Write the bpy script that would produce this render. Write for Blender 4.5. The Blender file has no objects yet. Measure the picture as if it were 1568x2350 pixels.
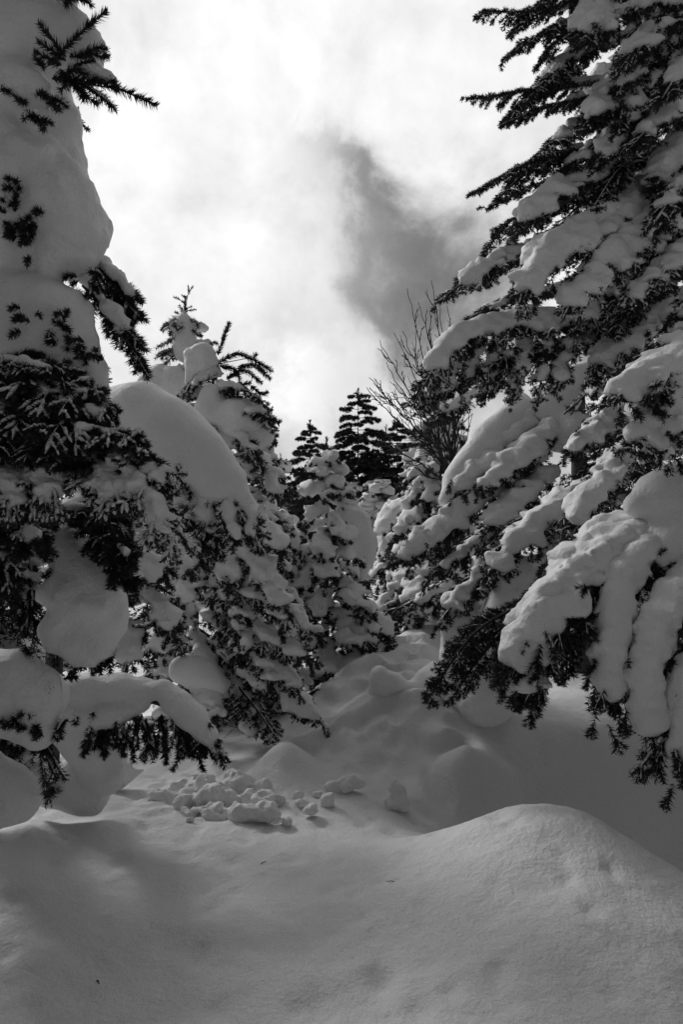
import bpy, math, random
import numpy as np
from mathutils import Vector

# ------------------------------------------------------------------ camera, sky, sun, exposure
SC = bpy.context.scene
COL = SC.collection
CAMZ = 1.3
PITCH = math.radians(2.0)
cam = bpy.data.cameras.new('camera')
cam.lens = 24.0
cam.sensor_width = 36.0
cam.clip_start = 0.05
cam.clip_end = 2000.0
cam_ob = bpy.data.objects.new('camera', cam)
cam_ob.location = (0, 0, CAMZ)
cam_ob.rotation_euler = (math.radians(90) + PITCH, 0, 0)
COL.objects.link(cam_ob)
SC.camera = cam_ob

SUN_EL = math.radians(34.0)
SUN_AZ = math.radians(-44.0)          # from +Y towards +X
sun_dir = Vector((math.sin(SUN_AZ) * math.cos(SUN_EL), math.cos(SUN_AZ) * math.cos(SUN_EL), math.sin(SUN_EL)))

world = bpy.data.worlds.new('World')
SC.world = world
world.use_nodes = True
NT = world.node_tree
NT.nodes.clear()


class Nodes:
    """Small helper that writes shader maths as calls."""
    def __init__(self, nt):
        self.nt = nt

    def new(self, t, **kw):
        n = self.nt.nodes.new(t)
        for k, v in kw.items():
            setattr(n, k, v)
        return n

    def put(self, sock, v):
        if v is None:
            return
        if hasattr(v, 'is_output'):
            self.nt.links.new(v, sock)
        else:
            sock.default_value = v

    def m(self, op, a, b=None, c=None, clamp=False):
        n = self.new('ShaderNodeMath', operation=op, use_clamp=clamp)
        for i, v in enumerate((a, b, c)):
            self.put(n.inputs[i], v)
        return n.outputs[0]

    def ramp(self, x, lo, hi, a=0.0, b=1.0, smooth=True):
        n = self.new('ShaderNodeMapRange', interpolation_type='SMOOTHSTEP' if smooth else 'LINEAR')
        self.put(n.inputs[0], x)
        for i, v in zip((1, 2, 3, 4), (lo, hi, a, b)):
            n.inputs[i].default_value = v
        return n.outputs[0]

    def noise(self, vec, scale, detail=4.0, rough=0.5, dist=0.0):
        n = self.new('ShaderNodeTexNoise')
        self.put(n.inputs['Vector'], vec)
        n.inputs['Scale'].default_value = scale
        n.inputs['Detail'].default_value = detail
        n.inputs['Roughness'].default_value = rough
        n.inputs['Distortion'].default_value = dist
        return n.outputs[0]


W = Nodes(NT)
wtc = W.new('ShaderNodeTexCoord')
wdir = wtc.outputs['Generated']
sep = W.new('ShaderNodeSeparateXYZ')
NT.links.new(wdir, sep.inputs[0])
dx, dy, dz = sep.outputs
skyt = W.new('ShaderNodeTexSky', sky_type='NISHITA')
skyt.sun_disc = False
skyt.sun_elevation = SUN_EL
skyt.sun_rotation = SUN_AZ
skyt.altitude = 1500
ssep = W.new('ShaderNodeSeparateColor')
NT.links.new(skyt.outputs[0], ssep.inputs[0])
# black and white film behind an orange filter: mostly the red record
clear = W.m('ADD', W.m('MULTIPLY', ssep.outputs[0], 0.75), W.m('MULTIPLY', ssep.outputs[1], 0.25))
bank = W.new('ShaderNodeVectorMath', operation='DOT_PRODUCT')
NT.links.new(wdir, bank.inputs[0])
bank.inputs[1].default_value = Vector((-0.10, 0.80, 0.60)).normalized()
cb = bank.outputs['Value']
# angle to the sun
dot = W.new('ShaderNodeVectorMath', operation='DOT_PRODUCT')
NT.links.new(wdir, dot.inputs[0])
dot.inputs[1].default_value = sun_dir
ca = dot.outputs['Value']
# cloud cover: generic broken cloud everywhere, an open rift in the direction of the gully
yy = W.m('MAXIMUM', dy, 0.08)
u = W.m('DIVIDE', dx, yy)
v = W.m('DIVIDE', dz, yy)
n_big = W.noise(wdir, 2.3, 7, 0.55, 0.35)
n_mid = W.noise(wdir, 6.0, 8, 0.58, 0.25)
n_fine = W.noise(wdir, 15.0, 6, 0.6, 0.2)
wob_u = W.m('MULTIPLY', W.m('SUBTRACT', n_mid, 0.5), 0.30)
wob_v = W.m('MULTIPLY', W.m('SUBTRACT', n_fine, 0.5), 0.14)
uu = W.m('ADD', W.m('ADD', u, wob_u), wob_v)
vv = W.m('ADD', v, W.m('SUBTRACT', wob_u, wob_v))


def px_uv(px, py):
    tx = (px - 784.0) / 1566.0
    tz = (1174.5 - py) / 1566.0
    y = math.cos(PITCH) - tz * math.sin(PITCH)
    z = math.sin(PITCH) + tz * math.cos(PITCH)
    return tx / y, z / y


def lobe(px, py, rx, ry, rot, amp):
    """a soft ellipse of open sky in direction space"""
    cu, cv = px_uv(px, py)
    c, s = math.cos(rot), math.sin(rot)
    du = W.m('SUBTRACT', uu, cu)
    dv = W.m('SUBTRACT', vv, cv)
    a = W.m('ADD', W.m('MULTIPLY', du, c * 1566 / rx), W.m('MULTIPLY', dv, s * 1566 / rx))
    b = W.m('SUBTRACT', W.m('MULTIPLY', dv, c * 1566 / ry), W.m('MULTIPLY', du, s * 1566 / ry))
    q = W.m('ADD', W.m('MULTIPLY', a, a), W.m('MULTIPLY', b, b))
    return W.m('MULTIPLY', W.m('EXPONENT', W.m('MULTIPLY', q, -1.0)), amp)


g = None
for L in ((770, 395, 150, 60, -0.9, 0.5), (870, 520, 190, 110, -0.95, 0.62), (1020, 580, 260, 200, -0.3, 0.72), (840, 690, 95, 85, 0, 0.55),
          (900, 810, 95, 90, 0, 0.7), (1030, 770, 190, 160, 0, 0.6), (690, 905, 120, 90, 0, -0.8), (860, 965, 130, 55, 0, -0.7), (690, 600, 80, 150, 0.5, -0.3)):
    o = lobe(*L)
    g = o if g is None else W.m('ADD', g, o)
front = W.ramp(dy, 0.1, 0.4)
g = W.m('MULTIPLY', g, front)
generic = W.m('ADD', W.m('MULTIPLY', W.ramp(n_big, 0.42, 0.62), W.ramp(cb, 0.78, 0.5)), W.ramp(cb, 0.74, 0.38, 0.0, 1.0))
hole = W.m('ADD', g, generic)
hole = W.m('SUBTRACT', hole, W.m('ADD', W.m('MULTIPLY', W.m('SUBTRACT', n_mid, 0.5), 1.0), W.m('MULTIPLY', W.m('SUBTRACT', n_fine, 0.5), 0.7)))
hole = W.ramp(hole, 0.0, 1.55, 0.0, 0.82)
# cloud brightness: thin bright veil round the hidden sun, greyer away from it
aur = W.m('ADD', W.m('MULTIPLY', W.ramp(cb, 0.84, 1.0), 0.22), W.ramp(cb, -0.2, 0.85, 0.22, 1.0, False))
tex = W.m('ADD', W.m('ADD', W.m('MULTIPLY', W.m('SUBTRACT', n_mid, 0.5), 0.75), W.m('MULTIPLY', W.m('SUBTRACT', n_fine, 0.5), 0.25)), W.m('MULTIPLY', W.m('SUBTRACT', n_big, 0.5), 0.9))
cloud = W.m('MULTIPLY', aur, W.m('ADD', 0.93, tex))
CLOUD_K = 7.7
puff = W.m('MULTIPLY', W.m('ADD', lobe(685, 905, 105, 95, 0, 0.32), lobe(885, 960, 90, 60, 0, 0.25)), front)
cloud = W.m('MULTIPLY', W.m('ADD', cloud, puff), CLOUD_K)
mixn = W.new('ShaderNodeMix', data_type='FLOAT')
W.put(mixn.inputs[0], hole)
W.put(mixn.inputs[2], cloud)
W.put(mixn.inputs[3], W.m('MULTIPLY', clear, 0.32))
skyv = mixn.outputs[0]
bg = W.new('ShaderNodeBackground')
W.put(bg.inputs[0], skyv)
bg.inputs[1].default_value = 0.1
wout = W.new('ShaderNodeOutputWorld')
NT.links.new(bg.outputs[0], wout.inputs[0])

sun = bpy.data.lights.new('sun', 'SUN')
sun.energy = 2.1
sun.angle = math.radians(15)
sun.color = (1.0, 1.0, 1.0)          # black and white picture
sun_ob = bpy.data.objects.new('sun', sun)
sun_ob.rotation_euler = sun_dir.to_track_quat('Z', 'Y').to_euler()
sun_ob.location = (0, 10, 20)
COL.objects.link(sun_ob)

SC.view_settings.view_transform = 'Standard'
SC.view_settings.look = 'None'
SC.view_settings.exposure = 0.0
SC.view_settings.gamma = 1.0
SC.view_settings.use_curve_mapping = False
SC.render.engine = 'CYCLES'
SC.cycles.use_denoising = True
SC.cycles.max_bounces = 8
SC.cycles.diffuse_bounces = 5

# ------------------------------------------------------------------ helpers
RNG = np.random.default_rng(7)
random.seed(7)
FWD = np.array([0, math.cos(PITCH), math.sin(PITCH)])
UPV = np.array([0, -math.sin(PITCH), math.cos(PITCH)])
CAMP = np.array([0, 0, CAMZ])
UP = np.array([0.0, 0, 1])


def at(px, py, d):
    return CAMP + d * (FWD + (px - 784.0) / 1566.0 * np.array([1.0, 0, 0]) + (1174.5 - py) / 1566.0 * UPV)


def norm(a):
    return a / np.maximum(np.linalg.norm(a, axis=-1, keepdims=True), 1e-9)


_LAT = np.random.default_rng(3).random((32, 32, 32)).astype(np.float32)


def vnoise(p):
    """periodic value noise at points p (n,3), -1..1"""
    i = np.floor(p).astype(np.int64)
    f = (p - i).astype(np.float32)
    f = f * f * (3 - 2 * f)
    i0 = i & 31
    i1 = (i + 1) & 31
    x0, y0, z0 = i0.T
    x1, y1, z1 = i1.T
    fx, fy, fz = f.T
    c00 = _LAT[x0, y0, z0] * (1 - fx) + _LAT[x1, y0, z0] * fx
    c10 = _LAT[x0, y1, z0] * (1 - fx) + _LAT[x1, y1, z0] * fx
    c01 = _LAT[x0, y0, z1] * (1 - fx) + _LAT[x1, y0, z1] * fx
    c11 = _LAT[x0, y1, z1] * (1 - fx) + _LAT[x1, y1, z1] * fx
    return ((c00 * (1 - fy) + c10 * fy) * (1 - fz) + (c01 * (1 - fy) + c11 * fy) * fz) * 2 - 1


def catmull(pts, n):
    p = np.asarray(pts, float)
    if len(p) == 2:
        t = np.linspace(0, 1, n)[:, None]
        return p[0] * (1 - t) + p[1] * t
    q = np.vstack([2 * p[0] - p[1], p, 2 * p[-1] - p[-2]])
    s = np.linspace(0, len(p) - 1 - 1e-6, n)
    k = s.astype(int)
    t = (s - k)[:, None]
    a, b, c, d = q[k], q[k + 1], q[k + 2], q[k + 3]
    return 0.5 * ((2 * b) + (c - a) * t + (2 * a - 5 * b + 4 * c - d) * t * t + (3 * b - a - 3 * c + d) * t ** 3)


def make_mesh(name, v, faces, smooth=True):
    """faces: list of int arrays (n,3) or (n,4)"""
    me = bpy.data.meshes.new(name)
    v = np.asarray(v, np.float32)
    me.vertices.add(len(v))
    me.vertices.foreach_set('co', v.ravel())
    faces = [np.asarray(f, np.int32) for f in faces if len(f)]
    nl = sum(f.size for f in faces)
    npoly = sum(len(f) for f in faces)
    me.loops.add(nl)
    me.polygons.add(npoly)
    me.loops.foreach_set('vertex_index', np.concatenate([f.ravel() for f in faces]))
    sizes = np.concatenate([np.full(len(f), f.shape[1], np.int32) for f in faces])
    me.polygons.foreach_set('loop_start', np.concatenate([[0], np.cumsum(sizes)[:-1]]).astype(np.int32))
    me.polygons.foreach_set('use_smooth', np.full(npoly, smooth))
    me.update(calc_edges=True)
    return me


def link(name, me, mat, parent=None, loc=None):
    o = bpy.data.objects.new(name, me)
    COL.objects.link(o)
    if mat:
        me.materials.append(mat)
    if parent is not None:
        o.parent = parent
    if loc is not None:
        o.location = loc
    return o


def tubes(lines, sides=5):
    """lines: list of (points (n,3), r0, r1) -> verts, quads"""
    V, F = [], []
    base = 0
    for P, r0, r1 in lines:
        P = np.asarray(P)
        n = len(P)
        T = norm(np.gradient(P, axis=0))
        ref = np.array([0.31, 0.22, 0.92])
        S = norm(np.cross(T, ref))
        B = np.cross(S, T)
        a = np.linspace(0, 2 * math.pi, sides, endpoint=False)
        r = np.linspace(r0, r1, n)[:, None, None]
        ring = P[:, None] + r * (np.cos(a)[None, :, None] * S[:, None] + np.sin(a)[None, :, None] * B[:, None])
        V.append(ring.reshape(-1, 3))
        i = np.arange(n - 1)[:, None] * sides + np.arange(sides)[None]
        j = np.arange(n - 1)[:, None] * sides + (np.arange(sides)[None] + 1) % sides
        F.append(np.stack([i, j, j + sides, i + sides], -1).reshape(-1, 4) + base)
        base += n * sides
    if not V:
        return np.zeros((0, 3)), np.zeros((0, 4), int)
    return np.vstack(V), np.vstack(F)


# ---- snow: a signed distance field of round cones, meshed with surface nets
def sdf_mesh(prims, vox, k, noise=0.35, nscale=9.0, seed=0, big=0.0, squash=1.0):
    """prims: array (n,8): ax ay az bx by bz ra rb"""
    Pm = np.array(prims, float)
    if squash != 1.0:
        Pm[:, [2, 5]] *= squash
    pad = k + 3 * vox
    R = np.maximum(Pm[:, 6], Pm[:, 7])[:, None]
    lo = np.minimum(Pm[:, 0:3], Pm[:, 3:6]) - R - pad
    hi = np.maximum(Pm[:, 0:3], Pm[:, 3:6]) + R + pad
    o = lo.min(0)
    dim = np.ceil((hi.max(0) - o) / vox).astype(int) + 2
    while dim.prod() > 6e6:
        vox *= 1.25
        dim = np.ceil((hi.max(0) - o) / vox).astype(int) + 2
    D = np.full(dim, 10.0, np.float32)
    ilo = np.maximum(((lo - o) / vox).astype(int), 0)
    ihi = np.minimum(np.ceil((hi - o) / vox).astype(int) + 1, dim)
    ax = [(o[i] + np.arange(dim[i]) * vox).astype(np.float32) for i in range(3)]
    for q in range(len(Pm)):
        (x0, y0, z0), (x1, y1, z1) = ilo[q], ihi[q]
        a = Pm[q, 0:3]
        ab = Pm[q, 3:6] - a
        X = (ax[0][x0:x1] - a[0])[:, None, None]
        Y = (ax[1][y0:y1] - a[1])[None, :, None]
        Z = (ax[2][z0:z1] - a[2])[None, None, :]
        L2 = float(ab @ ab) + 1e-9
        t = np.clip((X * ab[0] + Y * ab[1] + Z * ab[2]) / L2, 0, 1)
        d = np.sqrt((X - t * ab[0]) ** 2 + (Y - t * ab[1]) ** 2 + (Z - t * ab[2]) ** 2) - (Pm[q, 6] + (Pm[q, 7] - Pm[q, 6]) * t)
        C = D[x0:x1, y0:y1, z0:z1]
        h = np.maximum(k - np.abs(C - d), 0) / k
        D[x0:x1, y0:y1, z0:z1] = np.minimum(C, d) - h * h * k * 0.25
    if noise > 0:
        near = np.abs(D) < 4 * vox + 2 * big
        idx = np.argwhere(near)
        p = idx * vox + o + seed * 3.7
        n = vnoise(p * nscale) + 0.5 * vnoise(p * nscale * 2.3 + 9) + 0.3 * vnoise(p * nscale * 5.1 + 17)
        n = noise * vox * 1.6 * n
        if big:
            n = n + big * (vnoise(p * 4.2 + 31) + 0.5 * vnoise(p * 9.5 + 2) + 0.22 * vnoise(p * 22 + 6))
        D[near] -= n.astype(np.float32)
    V, Q = surface_nets(D, o, vox)
    if squash != 1.0 and len(V):
        V[:, 2] /= squash
    return V, Q


def surface_nets(D, o, vox):
    ins = D < 0
    c = ins[:-1, :-1, :-1].astype(np.int8)
    cnt = np.zeros(c.shape, np.int8)
    for i in (0, 1):
        for j in (0, 1):
            for l in (0, 1):
                cnt += ins[i:ins.shape[0] - 1 + i, j:ins.shape[1] - 1 + j, l:ins.shape[2] - 1 + l]
    act = (cnt > 0) & (cnt < 8)
    cells = np.argwhere(act)
    if len(cells) == 0:
        return np.zeros((0, 3)), np.zeros((0, 4), int)
    vid = np.full(act.shape, -1, np.int32)
    vid[act] = np.arange(len(cells))
    x, y, z = cells.T
    corner = np.array([[i, j, l] for i in (0, 1) for j in (0, 1) for l in (0, 1)])
    val = np.stack([D[x + a, y + b, z + cc] for a, b, cc in corner], 1)
    acc = np.zeros((len(cells), 3), np.float32)
    num = np.zeros(len(cells), np.float32)
    for a in range(8):
        for b in range(a + 1, 8):
            if np.abs(corner[a] - corner[b]).sum() != 1:
                continue
            va, vb = val[:, a], val[:, b]
            s = (va < 0) != (vb < 0)
            t = np.where(s, va / np.where(s, va - vb, 1), 0)[:, None]
            acc += np.where(s[:, None], corner[a] + t * (corner[b] - corner[a]), 0)
            num += s
    V = (cells + acc / num[:, None]) * vox + o
    Q = []
    for axis in range(3):
        sl0 = [slice(None)] * 3
        sl1 = [slice(None)] * 3
        sl0[axis] = slice(0, -1)
        sl1[axis] = slice(1, None)
        A, B = ins[tuple(sl0)], ins[tuple(sl1)]
        e = np.argwhere(A != B)
        flip = A[tuple(e.T)]
        a1, a2 = [(1, 2), (2, 0), (0, 1)][axis]
        ok = (e[:, a1] > 0) & (e[:, a2] > 0) & (e[:, a1] < ins.shape[a1] - 1) & (e[:, a2] < ins.shape[a2] - 1)
        e, flip = e[ok], flip[ok]

        def cell(d1, d2):
            q = e.copy()
            q[:, a1] += d1
            q[:, a2] += d2
            return vid[tuple(q.T)]
        quad = np.stack([cell(-1, -1), cell(0, -1), cell(0, 0), cell(-1, 0)], 1)
        quad[~flip] = quad[~flip][:, ::-1]
        Q.append(quad)
    return V, np.vstack(Q)


# ------------------------------------------------------------------ materials
def mat_new(name):
    m = bpy.data.materials.new(name)
    m.use_nodes = True
    nt = m.node_tree
    b = nt.nodes['Principled BSDF']
    return m, Nodes(nt), b


def grey(x):
    return (x, x, x, 1)


def snow_material(name, base, grain, sss, rough=1.0):
    m, N, b = mat_new(name)
    tc = N.new('ShaderNodeNewGeometry').outputs['Position']
    n1 = N.noise(tc, 3.0, 4, 0.5)
    n2 = N.noise(tc, 260.0, 2, 0.6)
    n3 = N.noise(tc, 60.0, 4, 0.62)
    n4 = N.noise(tc, 18.0, 3, 0.5)
    val = N.m('ADD', base, N.m('ADD', N.m('MULTIPLY', N.m('SUBTRACT', n1, 0.5), 0.06), N.m('MULTIPLY', N.m('SUBTRACT', n2, 0.5), grain)))
    N.put(b.inputs['Base Color'], val)
    b.inputs['Roughness'].default_value = 0.62
    b.inputs['Specular IOR Level'].default_value = 0.25
    if sss > 0:
        b.inputs['Subsurface Weight'].default_value = sss
        b.inputs['Subsurface Radius'].default_value = (1, 1, 1)
        b.inputs['Subsurface Scale'].default_value = 0.02
    h = N.m('ADD', N.m('ADD', N.m('MULTIPLY', n2, 0.0022), N.m('MULTIPLY', n3, 0.007)), N.m('MULTIPLY', n4, 0.010))
    bp = N.new('ShaderNodeBump')
    bp.inputs['Strength'].default_value = rough
    bp.inputs['Distance'].default_value = 1.0
    N.put(bp.inputs['Height'], h)
    N.put(b.inputs['Normal'], bp.outputs[0])
    return m


SNOW = snow_material('snow', 0.80, 0.30, 0.0)
GROUND_SNOW = snow_material('ground_snow', 0.71, 0.5, 0.0, 0.8)


def needle_material(name, lo, hi):
    m, N, b = mat_new(name)
    tc = N.new('ShaderNodeNewGeometry').outputs['Position']
    N.put(b.inputs['Base Color'], N.ramp(N.noise(tc, 25.0, 3, 0.6), 0.35, 0.65, lo, hi))
    b.inputs['Roughness'].default_value = 0.55
    b.inputs['Specular IOR Level'].default_value = 0.3
    return m


NEEDLE = needle_material('fir_needles', 0.018, 0.045)
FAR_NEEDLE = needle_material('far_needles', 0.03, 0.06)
m, N, b = mat_new('bark')
tc = N.new('ShaderNodeNewGeometry').outputs['Position']
N.put(b.inputs['Base Color'], N.ramp(N.noise(tc, 40.0, 5, 0.65), 0.3, 0.7, 0.02, 0.075))
b.inputs['Roughness'].default_value = 0.9
bp = N.new('ShaderNodeBump')
bp.inputs['Strength'].default_value = 0.7
bp.inputs['Distance'].default_value = 0.01
N.put(bp.inputs['Height'], N.noise(tc, 70.0, 5, 0.7))
N.put(b.inputs['Normal'], bp.outputs[0])
BARK = m


# ------------------------------------------------------------------ ground
def gx(px, d):
    return (px - 784.0) / 1566.0 * d


# (px, depth, height, sigma across, sigma along)
BUMPS = [
    (1245, 2.85, 0.17, 0.28, 0.25), (1330, 2.55, 0.12, 0.36, 0.42), (1100, 2.7, 0.05, 0.34, 0.24), (1250, 2.2, 0.06, 0.5, 0.5),
    (1500, 2.55, 0.04, 0.25, 0.2),
    (1630, 3.42, -2.0, 0.62, 0.38), (1090, 3.4, -0.10, 0.20, 0.13),
    (165, 3.05, -0.05, 0.10, 0.10), (-80, 2.5, 0.13, 0.30, 0.32), (100, 2.95, 0.07, 0.35, 0.25), (1068, 3.85, 0.13, 0.10, 0.10), (1100, 3.9, 0.07, 0.12, 0.12),
    (700, 4.6, 0.06, 0.07, 0.07), (840, 4.05, 0.05, 0.07, 0.06), (960, 4.35, 0.05, 0.06, 0.07), (905, 4.9, 0.05, 0.07, 0.08), (985, 5.4, 0.06, 0.08, 0.08), (870, 5.8, 0.06, 0.09, 0.08),
    (660, 3.75, 0.14, 0.11, 0.13), (560, 3.7, 0.04, 0.22, 0.2),
    (840, 4.5, 0.07, 0.16, 0.16), (960, 4.7, 0.07, 0.18, 0.16), (1020, 4.3, 0.05, 0.2, 0.15),
    (900, 5.4, 0.07, 0.18, 0.2), (800, 5.6, 0.08, 0.2, 0.3), (1000, 6.2, 0.06, 0.3, 0.4),
    (1200, 4.3, 0.12, 0.4, 0.3), (880, 7.0, -0.15, 0.14, 0.6),
    (780, 4.15, 0.06, 0.10, 0.10), (890, 4.2, 0.05, 0.12, 0.1), (1010, 5.1, 0.07, 0.14, 0.14), (760, 5.0, 0.10, 0.12, 0.12),
    (1170, 3.9, 0.10, 0.18, 0.12),
]
# crusted steps across the path: (px, depth, half width, height, edge softness, bend)
LEDGES = [(880, 4.35, 0.42, 0.13, 0.022, 0.25), (870, 5.1, 0.32, 0.14, 0.018, -0.3), (930, 4.75, 0.30, 0.09, 0.018, 0.3), (1010, 4.1, 0.25, 0.08, 0.022, -0.2),
          (800, 4.9, 0.2, 0.08, 0.015, 0.5), (920, 5.7, 0.3, 0.10, 0.022, 0.4), (960, 6.3, 0.3, 0.11, 0.03, -0.4), (850, 4.15, 0.16, 0.05, 0.015, 0.4), (950, 5.35, 0.18, 0.07, 0.015, 0.3)]
DENTS = [(965, 3.55, 0.03, 0.035), (720, 4.1, 0.03, 0.03), (745, 4.15, 0.03, 0.03), (712, 4.0, 0.03, 0.02),
         (1135, 2.72, 0.025, 0.035), (450, 2.15, 0.02, 0.03), (400, 2.2, 0.012, 0.035), (505, 1.93, 0.012, 0.02),
         (683, 1.9, 0.012, 0.015), (672, 1.78, 0.012, 0.014), (430, 2.75, 0.015, 0.03), (930, 3.9, 0.02, 0.05),
         (1205, 3.9, 0.05, 0.05), (1240, 3.95, 0.04, 0.04), (870, 6.3, 0.14, 0.13), (930, 6.7, 0.12, 0.12), (840, 6.9, 0.1, 0.1),
         (1000, 3.75, 0.03, 0.06), (1060, 4.2, 0.05, 0.08), (760, 4.4, 0.03, 0.03), (900, 4.1, 0.02, 0.03)]


PR = np.random.default_rng(8)
PITS = [(PR.uniform(-1.6, 1.6), PR.uniform(1.6, 4.2), PR.uniform(0.007, 0.018), PR.uniform(0.014, 0.026)) for _ in range(260)]


def ground_z(x, y):
    x = np.asarray(x, float)
    y = np.asarray(y, float)
    s = np.clip((y - 3.2) / 4.0, 0, 1)
    s = s * s * (3 - 2 * s)
    z = 0.098 * np.maximum(y - 3.2, 0) * (0.35 + 0.65 * s)
    z = np.where(y > 9, 0.098 * 5.8 + 0.05 * (np.minimum(y, 60) - 9), z)
    xs = np.clip(x + 0.15 * (y - 4), -3, 4)
    z = z + s * 0.16 * xs * np.clip(1.2 - y / 40, 0.3, 1)
    # the left side falls away behind the near edge
    z = z - s * 0.35 / (1 + np.exp((x + 0.55 - 0.1 * (y - 4)) / 0.12)) * np.clip(1.4 - y / 20, 0.2, 1)
    for px, d, h, sx, sy in BUMPS:
        z = z + h * np.exp(-0.5 * (((x - gx(px, d)) / sx) ** 2 + ((y - d) / sy) ** 2))
    for px, d, hw, h, w, bend in LEDGES:
        q = (x - gx(px, d)) / hw
        yc = d + bend * hw * q + 0.06 * np.sin(q * 5 + d * 9)
        t = (y - yc) / w
        z = z + h * np.exp(-q ** 4) * (0.5 + 0.5 * np.tanh(t)) * np.exp(-np.maximum(t, 0) * w / 0.28)
    for px, d, h, sg in DENTS:
        q = ((x - gx(px, d)) / sg) ** 2 + ((y - d) / (sg * 1.5)) ** 2
        z = z - h * np.exp(-0.5 * q ** 1.5)
    for a, b_, h, sg in (PITS if np.size(x) > 1000 else []):
        q = ((x - a) / sg) ** 2 + ((y - b_) / (sg * 1.3)) ** 2
        z = z - h * np.exp(-np.minimum(0.5 * q, 40))
    return z


def ground_full(x, y):
    z = ground_z(x, y)
    p = np.stack([x.ravel(), y.ravel(), np.zeros(x.size)], 1)
    near = np.clip(1.6 - p[:, 1] / 30, 0.3, 1)
    n = 0.030 * vnoise(p * 1.7 + 5) + 0.012 * vnoise(p * 4.3 + 11) + 0.005 * vnoise(p * 11 + 3)
    path = np.clip((p[:, 1] - 3.3) / 1.0, 0, 1) * np.clip(1 - np.abs(p[:, 0] - 0.1 * p[:, 1]) / 1.4, 0, 1)
    n = n + path * (0.055 * np.abs(vnoise(p * 4.6 + 20)) + 0.02 * vnoise(p * 11 + 2))
    rough = 0.002 * vnoise(p * 32 + 8) + 0.001 * vnoise(p * 50 + 1)
    hp = np.exp(-(((p[:, 0] - gx(480, 3.35)) / 0.33) ** 4 + ((p[:, 1] - 3.4) / 0.32) ** 4))
    rough = rough + hp * (0.035 * np.abs(vnoise(p * 9 + 40)) + 0.022 * vnoise(p * 19 + 13) + 0.008 * vnoise(p * 38 + 7))
    far = 0.6 * np.clip((p[:, 1] - 12) / 20, 0, 1) * vnoise(p * 0.12 + 4)
    return z + (n * near + rough + far).reshape(x.shape)


ys = [-6.0]
while ys[-1] < 420:
    y = ys[-1]
    step = 0.25 if y < 0.8 else max(0.016, 0.0055 * y) if y < 12 else 0.05 * y
    ys.append(y + step)
xs = [0.0]
while xs[-1] < 420:
    x = xs[-1]
    xs.append(x + (0.02 if x < 2.2 else min(0.02 + 0.10 * (x - 2.2), 40)))
xs = np.array([-x for x in xs[:0:-1]] + xs)
X, Y = np.meshgrid(xs, np.array(ys))
Z = ground_full(X, Y)
nx, ny = len(xs), len(ys)
i = (np.arange(ny - 1)[:, None] * nx + np.arange(nx - 1)[None]).ravel()
gm = make_mesh('snow_ground', np.stack([X, Y, Z], -1).reshape(-1, 3), [np.stack([i, i + 1, i + nx + 1, i + nx], 1)])
ground = link('snow_ground', gm, GROUND_SNOW)
ground['kind'] = 'structure'
ground['label'] = 'untrodden snow rising into a gully between the firs'


def gz(x, y):
    return float(ground_full(np.array([x]), np.array([y]))[0])


def gd(px, py):
    """depth at which the ray through a photo point meets the snow"""
    d = np.arange(1.5, 12, 0.01)
    P = np.array([at(px, py, q) for q in d])
    hit = P[:, 2] < ground_full(P[:, 0], P[:, 1])
    return float(d[np.argmax(hit)]) if hit.any() else 12.0


# ------------------------------------------------------------------ things
def thing(name, label, cat, loc, group=None):
    o = bpy.data.objects.new(name, None)
    COL.objects.link(o)
    o.location = loc
    o.empty_display_size = 0.1
    o['label'] = label
    o['category'] = cat
    if group:
        o['group'] = group
    return o


NTRI = [0, 0]


SNOWF, COVF = 0.66, 0.72


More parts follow.
